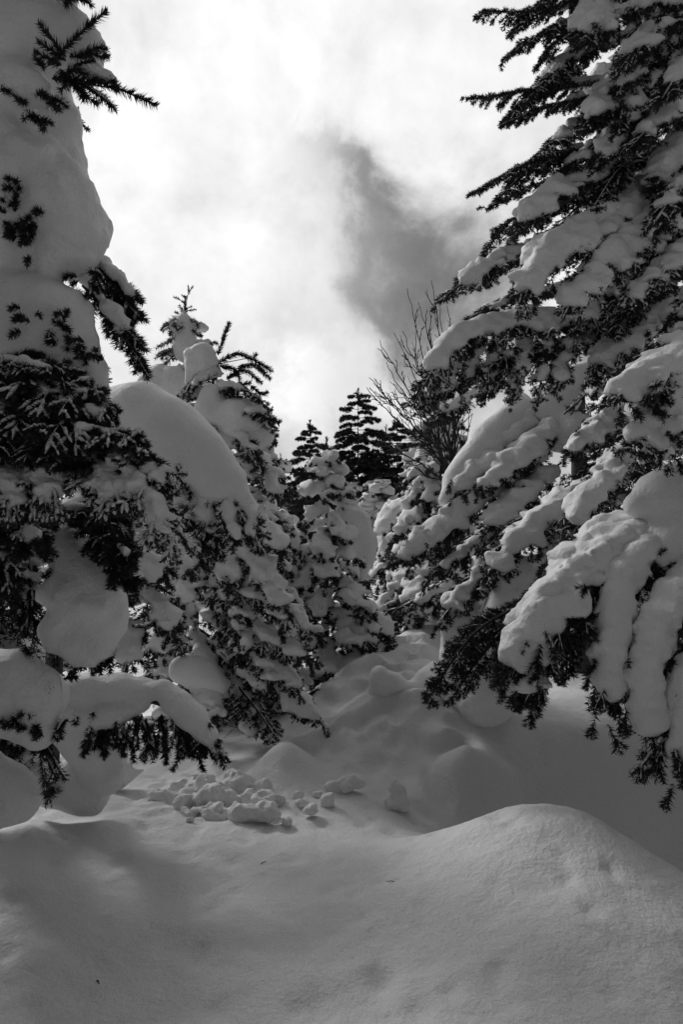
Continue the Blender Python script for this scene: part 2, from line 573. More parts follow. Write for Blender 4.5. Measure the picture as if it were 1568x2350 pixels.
class Limb:
    """One limb of a tree: wood, needle-clad shoots and the snow lying on it."""
    def __init__(self, tree, d, nl=None, dens=None, seed=None, k=None, vox=None, name='branch', mat=None, nw=None, df=1.0):
        self.tree, self.d = tree, d
        self.nl = nl or (0.025 if d < 4.8 else 0.019 + 0.0022 * d)
        self.dens = df * dens if dens else df * max(90, 1950.0 / d ** 0.95)
        self.nw = nw or 0.0012 + 0.00052 * d
        self.vox = vox or (0.0054 if d < 3.3 else 0.0058) * d
        self.k = k
        self.wood, self.twigs, self.shoots, self.prims, self.frosts = [], [], [], [], []
        self.r = np.random.default_rng(seed if seed is not None else int(RNG.integers(1e9)))
        self.name = name
        self.mat = mat or NEEDLE

    # -- pieces
    def shoot(self, P, frost=0.0, r0=0.004, thick=1.0):
        """a needle-clad shoot along world points"""
        P = np.asarray(P)
        if r0 >= 0.004:
            self.twigs.append((P if len(P) < 4 else P[[0, len(P) // 2, -1]], r0, r0 * 0.5))
        self.shoots.append((P, thick))
        if frost > 0:
            self.frosts.append((P, frost))

    def pshoot(self, pts, frost=0.0, thick=1.0):
        P = catmull([at(*p) for p in pts], 6)
        self.shoot(P, frost, 0.004, thick)

    def chain(self, pts, lift=0.0):
        """snow as a chain of (px, py, depth, radius in photo pixels)"""
        W_ = [(at(p[0], p[1], p[2]), p[3] * p[2] / 1566.0) for p in pts]
        if len(W_) == 1:
            W_ = W_ * 2
        for (a, ra), (b, rb) in zip(W_[:-1], W_[1:]):
            self.prims.append([*a, *b, ra, rb])

    def spray(self, P, w, snow=0.0, cov=0.8, hang=0.5, face=0.0, start=0.12, bare=0.0, sp=0.075, ang=52, sub=3, frost=0.0,
              wood=0.012, lift=0.75, subsnow=True, fringe=2, hangl=1.0, clad=0.45):
        r = self.r
        snow, cov = snow * SNOWF, cov * COVF
        bare = bare + 0.05 if snow > 0 else bare
        P = np.asarray(P)
        seg = np.linalg.norm(np.diff(P, axis=0), axis=1)
        s = np.concatenate([[0], np.cumsum(seg)])
        LEN = s[-1]
        T = norm(np.gradient(P, axis=0))
        ref = norm(UP + face * np.array([0, -1.0, 0.0]))
        S = norm(np.cross(T, ref) + 1e-6)
        Nn = np.cross(S, T)

        def samp(A, t):
            return np.array([np.interp(t * LEN, s, A[:, q]) for q in range(3)])
        self.wood.append((P, wood, wood * 0.3))
        # bare axis shoot
        q = np.linspace(1 - clad, 1.0, 10)
        self.shoot(np.array([samp(P, t) for t in q]), frost if r.random() < frost else 0, wood * 0.4)
        ends = [(P[-1], T[-1])]
        nt_ = max(3, int(LEN * (1 - start) / sp))
        for n in range(nt_):
            for side in (-1, 1):
                t = start + (1 - start) * (n + 0.5 * r.random() + (0.25 if side > 0 else 0)) / nt_
                if t > 0.97:
                    continue
                o = samp(P, t)
                tt, ss, nn = norm(samp(T, t)), norm(samp(S, t)), norm(samp(Nn, t))
                tau = (t - start) / (1 - start)
                L = w * (0.55 + 0.9 * tau if tau < 0.5 else 1.0 - 1.45 * (tau - 0.5)) * r.uniform(0.75, 1.15)
                L = max(L, 0.22 * w)
                a = math.radians(ang + r.normal(0, 8))
                dvec = norm(tt * math.cos(a) + side * ss * math.sin(a) + nn * r.normal(0.0, 0.12))
                pts = [o]
                dd = dvec
                for _ in range(4):
                    pts.append(pts[-1] + dd * L / 4)
                    dd = norm(dd + np.array([0, 0, -hang * 0.33]) + r.normal(0, 0.06, 3))
                pts = np.array(pts)
                fr = frost if r.random() < frost else 0
                self.shoot(pts, fr, 0.004)
                for j in range(sub):
                    f = 0.25 + 0.65 * (j + r.random() * 0.6) / max(sub, 1)
                    for sd in (-1, 1):
                        if r.random() < 0.2:
                            continue
                        kk = f * 4
                        ki = min(int(kk), 3)
                        o2 = pts[ki] + (pts[ki + 1] - pts[ki]) * (kk - ki)
                        d0 = norm(pts[ki + 1] - pts[ki])
                        s2 = norm(np.cross(d0, nn) + 1e-6)
                        L2 = L * 0.5 * (1.15 - f) * r.uniform(0.7, 1.2) + 0.02
                        e = norm(d0 * 0.72 + sd * s2 * 0.7 + nn * r.normal(0, 0.15))
                        e2 = norm(e + np.array([0, 0, -hang * 0.5]))
                        sp_ = np.array([o2, o2 + e * L2 * 0.5, o2 + e * L2 * 0.5 + e2 * L2 * 0.5])
                        self.shoot(sp_, frost if r.random() < frost else 0, 0.003)
                        if snow > 0 and subsnow and t < 1 - bare and f < cov and r.random() < 0.8:
                            rr = snow * 0.36
                            up = np.array([0, 0, rr * lift])
                            self.prims.append([*(sp_[0] + up), *(sp_[0] + (sp_[2] - sp_[0]) * 0.72 + up), rr, rr * 0.7])
                if snow > 0 and t < 1 - bare and r.random() < 0.86:
                    c = min(1.0, cov * r.uniform(0.8, 1.15))
                    r0, r1 = snow * (0.85 - 0.25 * tau) * r.uniform(0.85, 1.15), max(snow * (0.34 - 0.1 * tau), 0.010)
                    A, B_, C = pts[0], pts[2], pts[4]
                    e1 = B_ if c > 0.5 else A + (B_ - A) * c * 2
                    rm = r0 * 0.6 + r1 * 0.4
                    up0, upm, up1 = (nn * 0.5 + UP * 0.5) * r0 * lift, UP * rm * lift, UP * r1 * lift
                    self.prims.append([*(A + up0), *(e1 + upm), r0, rm])
                    if c > 0.5:
                        e2_ = B_ + (C - B_) * (c - 0.5) * 2
                        self.prims.append([*(B_ + upm), *(e2_ + up1), rm, r1])
                    ends.append((e2_ if c > 0.5 else e1, dd))
        if snow > 0 and fringe > 0:
            for (E, ed) in ends:
                fr = frost * r.uniform(0.6, 1) if r.random() < frost else 0
                for _ in range(fringe):
                    e = norm(ed * 0.8 + r.normal(0, 0.4, 3) + np.array([0, -0.2, -0.35 * hangl]))
                    o = E + r.normal(0, snow * 0.35, 3)
                    l = snow * 0.8 + r.uniform(0.02, 0.08) * hangl
                    e2 = norm(e + np.array([0, 0, -0.5]) + r.normal(0, 0.15, 3))
                    mid_ = o + e * l * 0.6
                    self.shoot(np.array([o, mid_, mid_ + e2 * l * 0.5]), fr, 0.003)
                    for sg in (-1, 1):
                        s3 = norm(np.cross(e, r.normal(size=3))) * sg
                        e3 = norm(e * 0.8 + s3 * 0.6)
                        self.shoot(np.array([mid_, mid_ + e3 * l * 0.25, mid_ + norm(e3 + np.array([0, 0, -0.3])) * l * 0.5]), fr, 0.003)
        if snow > 0:
            tv = np.linspace(0.04, 1 - bare, 7)
            Q = [samp(P, t) for t in tv]
            NN = [norm(samp(Nn, t)) for t in tv]
            for i_ in range(6):
                ra = snow * (1.0 - 0.45 * tv[i_]) * r.uniform(0.85, 1.15)
                rb = snow * (1.0 - 0.45 * tv[i_ + 1]) * 1.0
                self.prims.append([*(Q[i_] + (NN[i_] * 0.4 + UP * 0.6) * ra * lift), *(Q[i_ + 1] + (NN[i_ + 1] * 0.4 + UP * 0.6) * rb * lift), ra, rb])

    def pspray(self, pts, w, **kw):
        self.spray(catmull([at(*p) for p in pts], 24), w, **kw)
        return self

    def patch(self, px, py, d, n=6, rad=0.05, L=0.07, frost=0.3, dirn=(0, -1, -0.4)):
        """a tuft of shoots poking out of the snow"""
        c = at(px, py, d)
        dirn = np.array(dirn, float)
        for _ in range(n):
            o = c + self.r.normal(0, rad, 3) * np.array([1, 0.5, 1])
            e = norm(dirn + self.r.normal(0, 0.55, 3))
            l = L * self.r.uniform(0.6, 1.2)
            self.shoot(np.array([o, o + e * l * 0.5, o + norm(e + np.array([0, 0, -0.3])) * l]), frost if self.r.random() < frost else 0, 0.003)

    # -- output
    def needles(self):
        base, tan, ln = [], [], []
        for P, thick in self.shoots:
            seg = np.linalg.norm(np.diff(P, axis=0), axis=1)
            s = np.concatenate([[0], np.cumsum(seg)])
            n = max(8, int(s[-1] * self.dens))
            t = np.sort(self.r.random(n)) * s[-1]
            p = np.stack([np.interp(t, s, P[:, q]) for q in range(3)], 1)
            T = norm(np.gradient(P, axis=0))
            g_ = norm(np.stack([np.interp(t, s, T[:, q]) for q in range(3)], 1))
            base.append(p)
            tan.append(g_)
            ln.append(np.full(n, self.nl * thick) * np.clip((s[-1] - t) / (self.nl * 2) + 0.55, 0.55, 1))
        p, g_, l = np.vstack(base), np.vstack(tan), np.concatenate(ln)
        n = len(p)
        rd = norm(np.cross(g_, self.r.normal(size=(n, 3))))
        rd = norm(rd + np.array([0, 0, 0.25]))
        f = self.r.uniform(0.45, 0.95, n)[:, None]
        dirn = norm(g_ * f + rd * 0.8)
        l = (l * self.r.uniform(0.75, 1.15, n))[:, None]
        sd = norm(np.cross(dirn, self.r.normal(size=(n, 3)))) * self.nw
        v = np.stack([p + sd, p - sd, p + dirn * l * 0.85 - sd * 0.6, p + dirn * l], 1)
        v[:, 2] = p + dirn * l - sd * 0.25
        v[:, 3] = p + dirn * l + sd * 0.25
        i_ = np.arange(n)[:, None] * 4
        if self.d < 0.5:
            return v.reshape(-1, 3), np.hstack([i_, i_ + 1, i_ + 2, i_ + 3])
        v = np.stack([p + sd, p - sd, p + dirn * l * 1.1], 1)
        i_ = np.arange(n)[:, None] * 3
        return v.reshape(-1, 3), np.hstack([i_, i_ + 1, i_ + 2])

    def done(self, label=None, snow_name='snow_cap', k=None, noise=0.75, nscale=15.0):
        loc = np.array(self.tree.location)
        V, F = tubes(self.wood, 5 if self.d < 8 else 3)
        V2, F2 = tubes(self.twigs, 3)
        V, F = np.vstack([V, V2]), np.vstack([F, F2 + len(V)])
        if len(V) == 0:
            b_ = self.tree
        else:
            b_ = link(self.name, make_mesh(self.name, V - loc, [F]), BARK, self.tree)
            if label:
                b_['label'] = label
        if self.shoots:
            V, F = self.needles()
            NTRI[0] += len(F) * (2 if F.shape[1] == 4 else 1)
            link('needles', make_mesh('needles', V - loc, [F], False), self.mat, b_)
        if self.prims or self.frosts:
            V, Q = np.zeros((0, 3)), np.zeros((0, 4), int)
            if self.prims:
                pr = np.array(self.prims)
                kk = k or self.k or max(2.2 * self.vox, 0.55 * float(np.median(pr[:, 6])))
                V, Q = sdf_mesh(pr, self.vox, kk, noise, nscale, self.r.random(), 0.012, 1.3)
            fv, fq = self.frost_mesh()
            Q = np.vstack([Q, fq + len(V)]) if len(fq) else Q
            V = np.vstack([V, fv]) if len(fv) else V
            if len(V):
                NTRI[1] += 2 * len(Q)
                link(snow_name, make_mesh(snow_name, V - loc, [Q]), SNOW, b_)
        return b_

    def frost_mesh(self):
        V, F, base = [], [], 0
        for P, fr in self.frosts:
            n = 7
            Pq = catmull(P, n) if len(P) > 2 else P
            n = len(Pq)
            T = norm(np.gradient(Pq, axis=0))
            S = norm(np.cross(T, UP) + 1e-6)
            B_ = np.cross(S, T)
            a = np.linspace(0, 2 * math.pi, 6, endpoint=False)
            R_ = self.nl * 0.5 * fr * self.r.uniform(0.25, 1.3, (n, 6)) * self.r.choice([0.25, 1, 1], (n, 1))
            R_[0] *= 0.6
            R_[-1] *= 0.35
            c = Pq + UP * self.nl * 0.42
            ring = c[:, None] + R_[..., None] * (np.cos(a)[None, :, None] * S[:, None] + np.sin(a)[None, :, None] * B_[:, None])
            V.append(ring.reshape(-1, 3))
            i_ = np.arange(n - 1)[:, None] * 6 + np.arange(6)[None]
            j_ = np.arange(n - 1)[:, None] * 6 + (np.arange(6)[None] + 1) % 6
            F.append(np.stack([i_, j_, j_ + 6, i_ + 6], -1).reshape(-1, 4) + base)
            cap = base + (n - 1) * 6
            F.append(np.array([[cap, cap + 1, cap + 2, cap + 3], [cap, cap + 3, cap + 4, cap + 5]]))
            base += n * 6
        if not V:
            return np.zeros((0, 3)), np.zeros((0, 4), int)
        return np.vstack(V), np.vstack(F)


def trunk(tree, pts, r0, r1, name='trunk'):
    loc = np.array(tree.location)
    V, F = tubes([(catmull(pts, 24), r0, r1)], 10)
    n = vnoise(V * 14)[:, None]
    V = V + n * r0 * 0.08
    return link(name, make_mesh(name, V - loc, [F]), BARK, tree)


def lump(tree, pts, d=None, k=None, noise=0.35, name='snow_load', nscale=8.0, vox=None, big=0.014):
    """a snow mass lying on the tree: a chain (or list of chains) of (px,py,depth,rpx)"""
    chains = pts if isinstance(pts[0], list) else [pts]
    d = d or chains[0][0][2]
    lb = Limb(tree, d, vox=vox)
    for c in chains:
        lb.chain(c)
    pr = np.array(lb.prims)
    V, Q = sdf_mesh(pr, lb.vox * (1.25 if d < 3.8 else 1), k or 0.5 * float(np.median(pr[:, 6])), noise, nscale, lb.r.random(), big)
    NTRI[1] += 2 * len(Q)
    loc = np.array(tree.location)
    return link(name, make_mesh(name, V - loc, [Q]), SNOW, tree)


def snow_thing(name, label, cat, pts, group=None, k=None, noise=0.5, nscale=14.0, vox=None, seat=None, on=None, big=0.0, sink=0.0):
    chains = pts if isinstance(pts[0], list) else [pts]
    if on is not None:
        dd = gd(*on)
        chains = [[(a[0], a[1], dd + (a[2] if len(a) > 3 else 0), a[-1]) for a in c] for c in chains]
    d = chains[0][0][2]
    prims = []
    for c in chains:
        W_ = [(at(p[0], p[1], p[2]), p[3] * p[2] / 1566.0) for p in c]
        if len(W_) == 1:
            W_ = W_ * 2
        for (a, ra), (b_, rb) in zip(W_[:-1], W_[1:]):
            prims.append([*a, *b_, ra, rb])
    pr = np.array(prims)
    V, Q = sdf_mesh(pr, vox or 0.0035 * d, k or 0.5 * float(np.median(pr[:, 6])), noise, nscale, float(RNG.random()), big)
    loc = np.array([V[:, 0].mean(), V[:, 1].mean(), V[:, 2].min()])
    me_v = V - loc
    loc[2] -= sink
    if seat is not None:
        loc[2] = gz(loc[0], loc[1]) - seat * (V[:, 2].max() - V[:, 2].min())
    o = link(name, make_mesh(name, me_v, [Q]), SNOW, None, loc)
    o['label'] = label
    o['category'] = cat
    if group:
        o['group'] = group
    return o


def conifer(name, label, px, d, top_py, R, nwh, per, snow, group=None, seed=1, droop=0.5, cov=0.8, sp=0.1, sub=2, frost=0.0, rise=0.25,
            lean=(0, 0), base_frac=0.04, tr=0.03, hang=0.5, wspread=0.42, skip_back=True, mat=None, low_bare=0.0, leader=0.12, power=0.8,
            nl=None, dens=None, nw=None, fringe=1, side=None, jit=0.2, lvar=(0.72, 1.15), vox=None):
    """a whole snow-laden fir grown whorl by whorl"""
    r = np.random.default_rng(seed)
    x = gx(px, d)
    z0 = gz(x, d) - 0.1
    top = at(px + lean[0], top_py, d)
    H = top[2] - z0
    t = thing(name, label, 'tree', (x, d, z0), group)
    basep = np.array([x, d, z0])
    mid = basep + (top - basep) * 0.5 + np.array([lean[1], 0, 0])
    axis = catmull([basep, mid, top], 30)
    trunk(t, [basep, mid, top], tr, 0.006)
    # leader shoot
    lb = Limb(t, d, name='leader', mat=mat, nl=nl, dens=dens, nw=nw, seed=seed)
    ld = axis[-4:]
    lb.shoot(catmull([axis[-4], axis[-2], axis[-1] + np.array([0, 0, leader * 0.3])], 6), 0, 0.008)
    for q in range(4):
        a = r.uniform(0, 6.28)
        e = np.array([math.cos(a), math.sin(a), 0.55])
        o = axis[-2] + (axis[-3] - axis[-2]) * r.random()
        lb.shoot(np.array([o, o + e * leader * 0.5, o + e * leader * 0.9]), 0, 0.005)
    lb.done()
    for wv in range(nwh):
        f = base_frac + (0.97 - base_frac) * (wv + r.uniform(-jit, jit)) / nwh
        f = min(max(f, base_frac), 0.96)
        o0 = np.array([np.interp(f, np.linspace(0, 1, 30), axis[:, q]) for q in range(3)])
        a0 = r.uniform(0, 6.28) if per > 1 else wv * 2.4
        for q in range(per):
            a = a0 + 6.283 * q / per + r.normal(0, 0.18)
            dirh = np.array([math.cos(a), math.sin(a), 0])
            if skip_back and dirh[1] > 0.55 and r.random() < 0.75:
                continue
            if side and dirh[0] * side < -0.2 and r.random() < 0.7:
                continue
            Lb = R * (1 - f) ** power * r.uniform(*lvar) + 0.06
            up_ = rise * Lb
            pts = [o0]
            for tt in (0.33, 0.66, 1.0):
                pts.append(o0 + dirh * Lb * tt * (1 - 0.12 * droop * tt) + UP * (up_ * tt - droop * Lb * tt * tt * (1.15 if f < 0.75 else 0.6)))
            gzz = gz(pts[-1][0], pts[-1][1])
            if pts[-1][2] < gzz:
                pts[-1][2] = gzz + 0.03
            lb = Limb(t, d, seed=int(r.integers(1e9)), mat=mat, nl=nl, dens=dens, nw=nw, vox=vox or 0.0056 * d)
            sn = snow * (0.3 + 0.95 * (1 - f)) * r.uniform(0.7, 1.2) if r.random() > low_bare else 0
            lb.spray(catmull(pts, 14), max(Lb * wspread, 0.06), snow=sn, cov=cov, hang=hang, sp=sp, sub=sub, frost=frost,
                     wood=0.004 + 0.012 * Lb, bare=0.05 + 0.15 * r.random(), start=0.2, face=0.2, fringe=fringe)
            lb.done()
    return t

# ------------------------------------------------------------------ far trees
FAR = 'fir trees standing beyond the gully'
FN = dict(mat=FAR_NEEDLE, group=FAR, fringe=0)
FD = dict(hang=0.4)
conifer('fir_tree', 'tallest far fir with a dark pointed top against the cloud', 822, 17, 895, 1.45, 90, 1, 0.02, seed=11, jit=0.8, lvar=(0.45, 1.15), droop=0.25, cov=0.6,
        sp=0.12, sub=2, low_bare=1.0, nl=0.085, dens=210, nw=0.014, wspread=0.5, power=0.6, rise=0.1, **FN)
conifer('fir_tree', 'slender dark far fir left of the tallest one', 712, 15, 968, 1.25, 80, 1, 0.015, seed=12, jit=0.8, lvar=(0.45, 1.15), droop=0.25, cov=0.6,
        sp=0.12, sub=2, low_bare=1.0, nl=0.08, dens=210, nw=0.013, wspread=0.5, rise=0.1, **FN)
conifer('fir_tree', 'ragged dark far fir behind the bare shrub', 912, 16, 962, 1.35, 84, 1, 0.015, seed=13, jit=0.8, lvar=(0.45, 1.15), droop=0.3, cov=0.6,
        sp=0.12, sub=2, low_bare=0.9, nl=0.08, dens=210, nw=0.013, wspread=0.5, rise=0.1, **FN)
for q, (px, d, tp, R, sn, lab) in enumerate([
        (778, 21, 1042, 0.9, 0.02, 'small far fir between the slender one and the tallest one'),
        (850, 19, 1052, 1.0, 0.02, 'short far fir at the right foot of the tallest one'),
        (645, 12, 1045, 0.7, 0.05, 'little far fir with a snow lump beside the left slope'),
        (690, 19, 1090, 1.3, 0.05, 'low snowy far fir under the slender dark one'),
        (870, 13, 1100, 1.1, 0.05, 'low snowy far fir behind the rounded snow plume'),
        (655, 15, 1130, 1.0, 0.04, 'squat far fir in the gap left of the middle fir'),
        (955, 13, 1010, 1.0, 0.05, 'far fir with snowy boughs behind the bare shrub'),
        (815, 14, 1100, 1.1, 0.06, 'bushy snowy far fir right behind the middle fir')]):
    conifer('fir_tree', lab, px, d, tp, R, 54, 1, sn, seed=30 + q, jit=0.8, lvar=(0.45, 1.15), droop=0.35, cov=0.6, sp=0.14, sub=1, nl=0.07, dens=100, nw=0.011, low_bare=0.4, rise=0.1, **FN)

# ------------------------------------------------------------------ middle fir and its neighbours
mid = conifer('fir_tree', 'young fir heaped with snow in the middle of the gully', 750, 5.9, 1012, 0.68, 46, 1, 0.046, jit=0.6, lvar=(0.6, 1.15), seed=5, droop=0.6,
              cov=0.95, sp=0.08, dens=520, sub=2, rise=0.2, hang=0.8, power=0.75, frost=0.3)
lump(mid, [[(790, 1172, 5.85, 20), (822, 1195, 5.82, 27), (842, 1245, 5.8, 24), (838, 1290, 5.78, 18), (826, 1335, 5.76, 9)], [(795, 1205, 5.8, 22), (812, 1255, 5.78, 26)]], big=0.02)
ghost = thing('snowy_fir', 'fir plastered smooth with snow, rounded plume right of the middle fir', 'tree', (gx(905, 8), 8, gz(gx(905, 8), 8) - 0.1), None)
trunk(ghost, [np.array(ghost.location), at(910, 1180, 8)], 0.05, 0.02)
lump(ghost, [[(905, 1175, 8, 26), (890, 1200, 7.95, 22), (888, 1240, 7.9, 14)], [(940, 1165, 8, 30), (945, 1230, 7.9, 40), (930, 1320, 7.9, 40)]])
for a in range(9):
    lb = Limb(ghost, 8)
    y0 = 1150 + 25 * a
    x1 = [870, 1010, 880, 1000, 860, 1005, 885, 1000, 870][a]
    lb.pspray([(930, y0, 8.0), ((930 + x1) / 2, y0 + 25, 7.8), (x1, y0 + 75, 7.6)], 0.22, snow=0.05, hang=0.7, sp=0.1, sub=2)
    lb.done()

# tree behind the shrub on the right
conifer('fir_tree', 'dark fir with snow pads directly behind the bare shrub', 1010, 6.6, 880, 0.8, 70, 1, 0.042, jit=0.6, dens=420, seed=77, droop=0.6, cov=0.75, sp=0.1, sub=2,
        rise=0.15, hang=0.6)

# ------------------------------------------------------------------ left slope trees
ta = conifer('fir_tree', 'snow-capped fir with a crooked bare leader above the snow dome', 425, 5.6, 690, 0.62, 52, 1, 0.045, jit=0.6, dens=450, seed=21, droop=0.5, cov=1.0, sp=0.1, sub=2,
             rise=0.3, hang=0.6, power=0.55, tr=0.05, frost=0.3)
lb = Limb(ta, 5.6, name='leader')
for P in ([(424, 720, 5.6), (424, 695, 5.6), (432, 675, 5.6), (443, 656, 5.6)], [(432, 675, 5.6), (432, 655, 5.6)], [(424, 697, 5.6), (410, 686, 5.6), (398, 680, 5.6)],
          [(424, 712, 5.6), (440, 702, 5.55)], [(424, 714, 5.6), (450, 710, 5.6)], [(428, 685, 5.6), (415, 676, 5.6)]):
    lb.pshoot(P, 0.0, 0.75)
lb.done()
lump(ta, [[(424, 716, 5.55, 7), (421, 745, 5.5, 17), (418, 775, 5.48, 24), (425, 805, 5.46, 30)]], k=0.06, big=0.02)
lb = Limb(ta, 5.5)
for P in ([(420, 735, 5.5), (400, 735, 5.45), (385, 745, 5.42)], [(425, 735, 5.5), (445, 737, 5.45), (455, 746, 5.42)], [(415, 752, 5.5), (390, 752, 5.42), (372, 762, 5.4)], [(425, 752, 5.5), (445, 760, 5.42), (458, 772, 5.4)],
          [(420, 745, 5.45), (415, 752, 5.38), (405, 758, 5.36)], [(400, 780, 5.5), (378, 790, 5.42), (358, 800, 5.4)], [(400, 800, 5.5), (375, 815, 5.42), (356, 822, 5.4)], [(400, 815, 5.5), (380, 835, 5.42), (365, 845, 5.4)],
          [(440, 790, 5.5), (455, 800, 5.42), (468, 815, 5.4)], [(400, 790, 5.45), (390, 805, 5.4), (372, 812, 5.36)], [(410, 770, 5.45), (400, 776, 5.38), (385, 782, 5.36)]):
    lb.pshoot(P, 0.6, 1.5)
lb.done()
lump(ta, [[(365, 865, 5.4, 28), (400, 880, 5.35, 34), (450, 890, 5.4, 30)], [(340, 880, 5.4, 25), (360, 900, 5.35, 25)]])

tb = thing('fir_tree', 'fir with bare dark lower trunk and antler-like bent top shoots', 'tree', (gx(440, 4.7), 4.7, gz(gx(440, 4.7), 4.7) - 0.1))
trunk(tb, [np.array(tb.location), at(445, 1350, 4.7), at(480, 1050, 4.7), at(490, 900, 4.7), at(498, 840, 4.7)], 0.05, 0.012)
lb = Limb(tb, 4.7, name='leader', df=2.6, nl=0.027)
for P in ([(490, 895, 4.7), (492, 860, 4.7), (500, 835, 4.7)], [(500, 815, 4.7), (512, 780, 4.7), (527, 740, 4.7)], [(498, 835, 4.7), (540, 812, 4.65), (580, 825, 4.6), (625, 852, 4.55)],
          [(545, 845, 4.7), (585, 838, 4.65), (620, 870, 4.6)], [(520, 870, 4.7), (560, 850, 4.6), (600, 880, 4.6)], [(500, 835, 4.7), (475, 850, 4.65), (455, 865, 4.6)],
          [(505, 840, 4.7), (540, 850, 4.6), (552, 885, 4.55)], [(580, 825, 4.6), (588, 812, 4.6)], [(500, 880, 4.7), (540, 888, 4.6), (575, 878, 4.6)], [(585, 840, 4.6), (600, 852, 4.6)],
          [(575, 885, 4.7), (600, 905, 4.65), (615, 900, 4.65)]):
    lb.pshoot(P, 0.5 if RNG.random() < 0.5 else 0, 1.3)
lb.done()
lump(tb, [[(442, 812, 4.68, 17), (466, 812, 4.66, 27), (448, 842, 4.66, 20), (434, 880, 4.65, 8)], [(490, 830, 4.66, 14), (470, 845, 4.64, 18)]], big=0.02)
for P in ([(500, 850, 4.72), (470, 862, 4.62), (440, 885, 4.55)], [(498, 880, 4.7), (530, 900, 4.58), (560, 935, 4.52)], [(490, 890, 4.72), (455, 905, 4.62), (425, 925, 4.56)]):
    lb = Limb(tb, 4.5)
    lb.pspray(P, 0.085, snow=0.016, cov=0.5, hang=0.3, sp=0.07, sub=1, frost=0.5, face=0.2, bare=0.3, clad=0.8, fringe=0)
    lb.done()
lump(tb, [[(495, 915, 4.55, 38), (480, 945, 4.5, 35), (540, 945, 4.5, 36), (580, 980, 4.5, 28)], [(500, 960, 4.5, 30), (540, 985, 4.45, 30)]], big=0.025)
for P in ([(470, 900, 4.62), (540, 890, 4.5), (600, 920, 4.42)], [(490, 860, 4.66), (440, 880, 4.55), (420, 915, 4.5)], [(500, 980, 4.5), (470, 1000, 4.4), (450, 1030, 4.36)], [(540, 990, 4.45), (570, 1020, 4.36), (590, 1060, 4.32)], [(520, 940, 4.6), (580, 940, 4.45), (620, 975, 4.4)]):
    lb = Limb(tb, 4.4)
    lb.pspray(P, 0.13, snow=0.02, cov=0.5, hang=0.8, sp=0.06, sub=2, frost=0.5, face=0.3, bare=0.3)
    lb.done()
lump(tb, [(575, 1010, 4.5, 26), (605, 1000, 4.5, 24), (570, 1040, 4.45, 28)])
for P, w, sn, ho in [
        ([(490, 960, 4.7), (540, 1010, 4.5), (585, 1090, 4.35)], 0.22, 0.05, 0.8), ([(560, 1000, 4.7), (600, 1060, 4.6), (640, 1130, 4.5)], 0.16, 0.035, 0.7),
        ([(500, 1130, 4.6), (590, 1190, 4.3), (655, 1260, 4.15)], 0.2, 0.05, 0.8), ([(480, 1180, 4.6), (580, 1270, 4.3), (650, 1390, 4.15)], 0.2, 0.055, 0.8),
        ([(470, 1260, 4.6), (600, 1350, 4.3), (725, 1460, 4.1)], 0.24, 0.055, 0.8), ([(460, 1330, 4.6), (580, 1440, 4.25), (700, 1510, 4.05)], 0.24, 0.055, 0.8),
        ([(450, 1390, 4.6), (580, 1470, 4.3), (680, 1580, 4.1)], 0.24, 0.05, 0.8), ([(450, 1440, 4.6), (600, 1540, 4.3), (732, 1655, 4.15)], 0.2, 0.05, 0.8),
        ([(450, 1470, 4.6), (540, 1560, 4.4), (600, 1680, 4.2)], 0.22, 0.035, 0.8), ([(440, 1430, 4.6), (470, 1540, 4.3), (500, 1640, 4.1)], 0.24, 0.05, 0.8),
        ([(440, 1380, 4.6), (400, 1430, 4.4), (350, 1500, 4.2)], 0.2, 0.05, 0.7), ([(450, 1230, 4.6), (440, 1300, 4.4), (420, 1380, 4.3)], 0.2, 0.05, 0.6),
        ([(450, 1150, 4.6), (500, 1220, 4.35), (540, 1330, 4.2)], 0.22, 0.05, 0.7), ([(460, 1290, 4.6), (520, 1340, 4.4), (570, 1420, 4.2)], 0.2, 0.05, 0.7),
        ([(440, 1200, 4.7), (380, 1250, 4.5), (320, 1320, 4.4)], 0.22, 0.06, 0.6), ([(450, 1480, 4.6), (560, 1590, 4.3), (640, 1700, 4.15)], 0.18, 0.0, 0.6)]:
    lb = Limb(tb, 4.3)
    lb.pspray(P, w, snow=sn, cov=0.75, hang=ho, sp=0.085, sub=3, frost=0.45, face=0.3)
    lb.done()
lump(tb, [(420, 1535, 4.3, 32), (460, 1545, 4.25, 36), (500, 1570, 4.2, 24)])
lump(tb, [(560, 1530, 4.3, 24), (585, 1545, 4.3, 22), (590, 1580, 4.25, 16)])
# dead twigs low on the trunk
lb = Limb(tb, 4.4, name='dead_twigs')
for q in range(34):
    a = at(450 + RNG.uniform(-10, 150), 1440 + RNG.uniform(0, 230), 4.5 + RNG.uniform(-0.2, 0.2))
    e = norm(np.array([RNG.normal(0.5, 0.8), RNG.normal(-0.3, 0.5), RNG.normal(-0.2, 0.5)]))
    L = RNG.uniform(0.1, 0.35)
    P = np.array([a, a + e * L * 0.5 + RNG.normal(0, 0.02, 3), a + e * L + RNG.normal(0, 0.04, 3)])
    lb.wood.append((catmull(P, 6), 0.004, 0.0015))
lb.done()

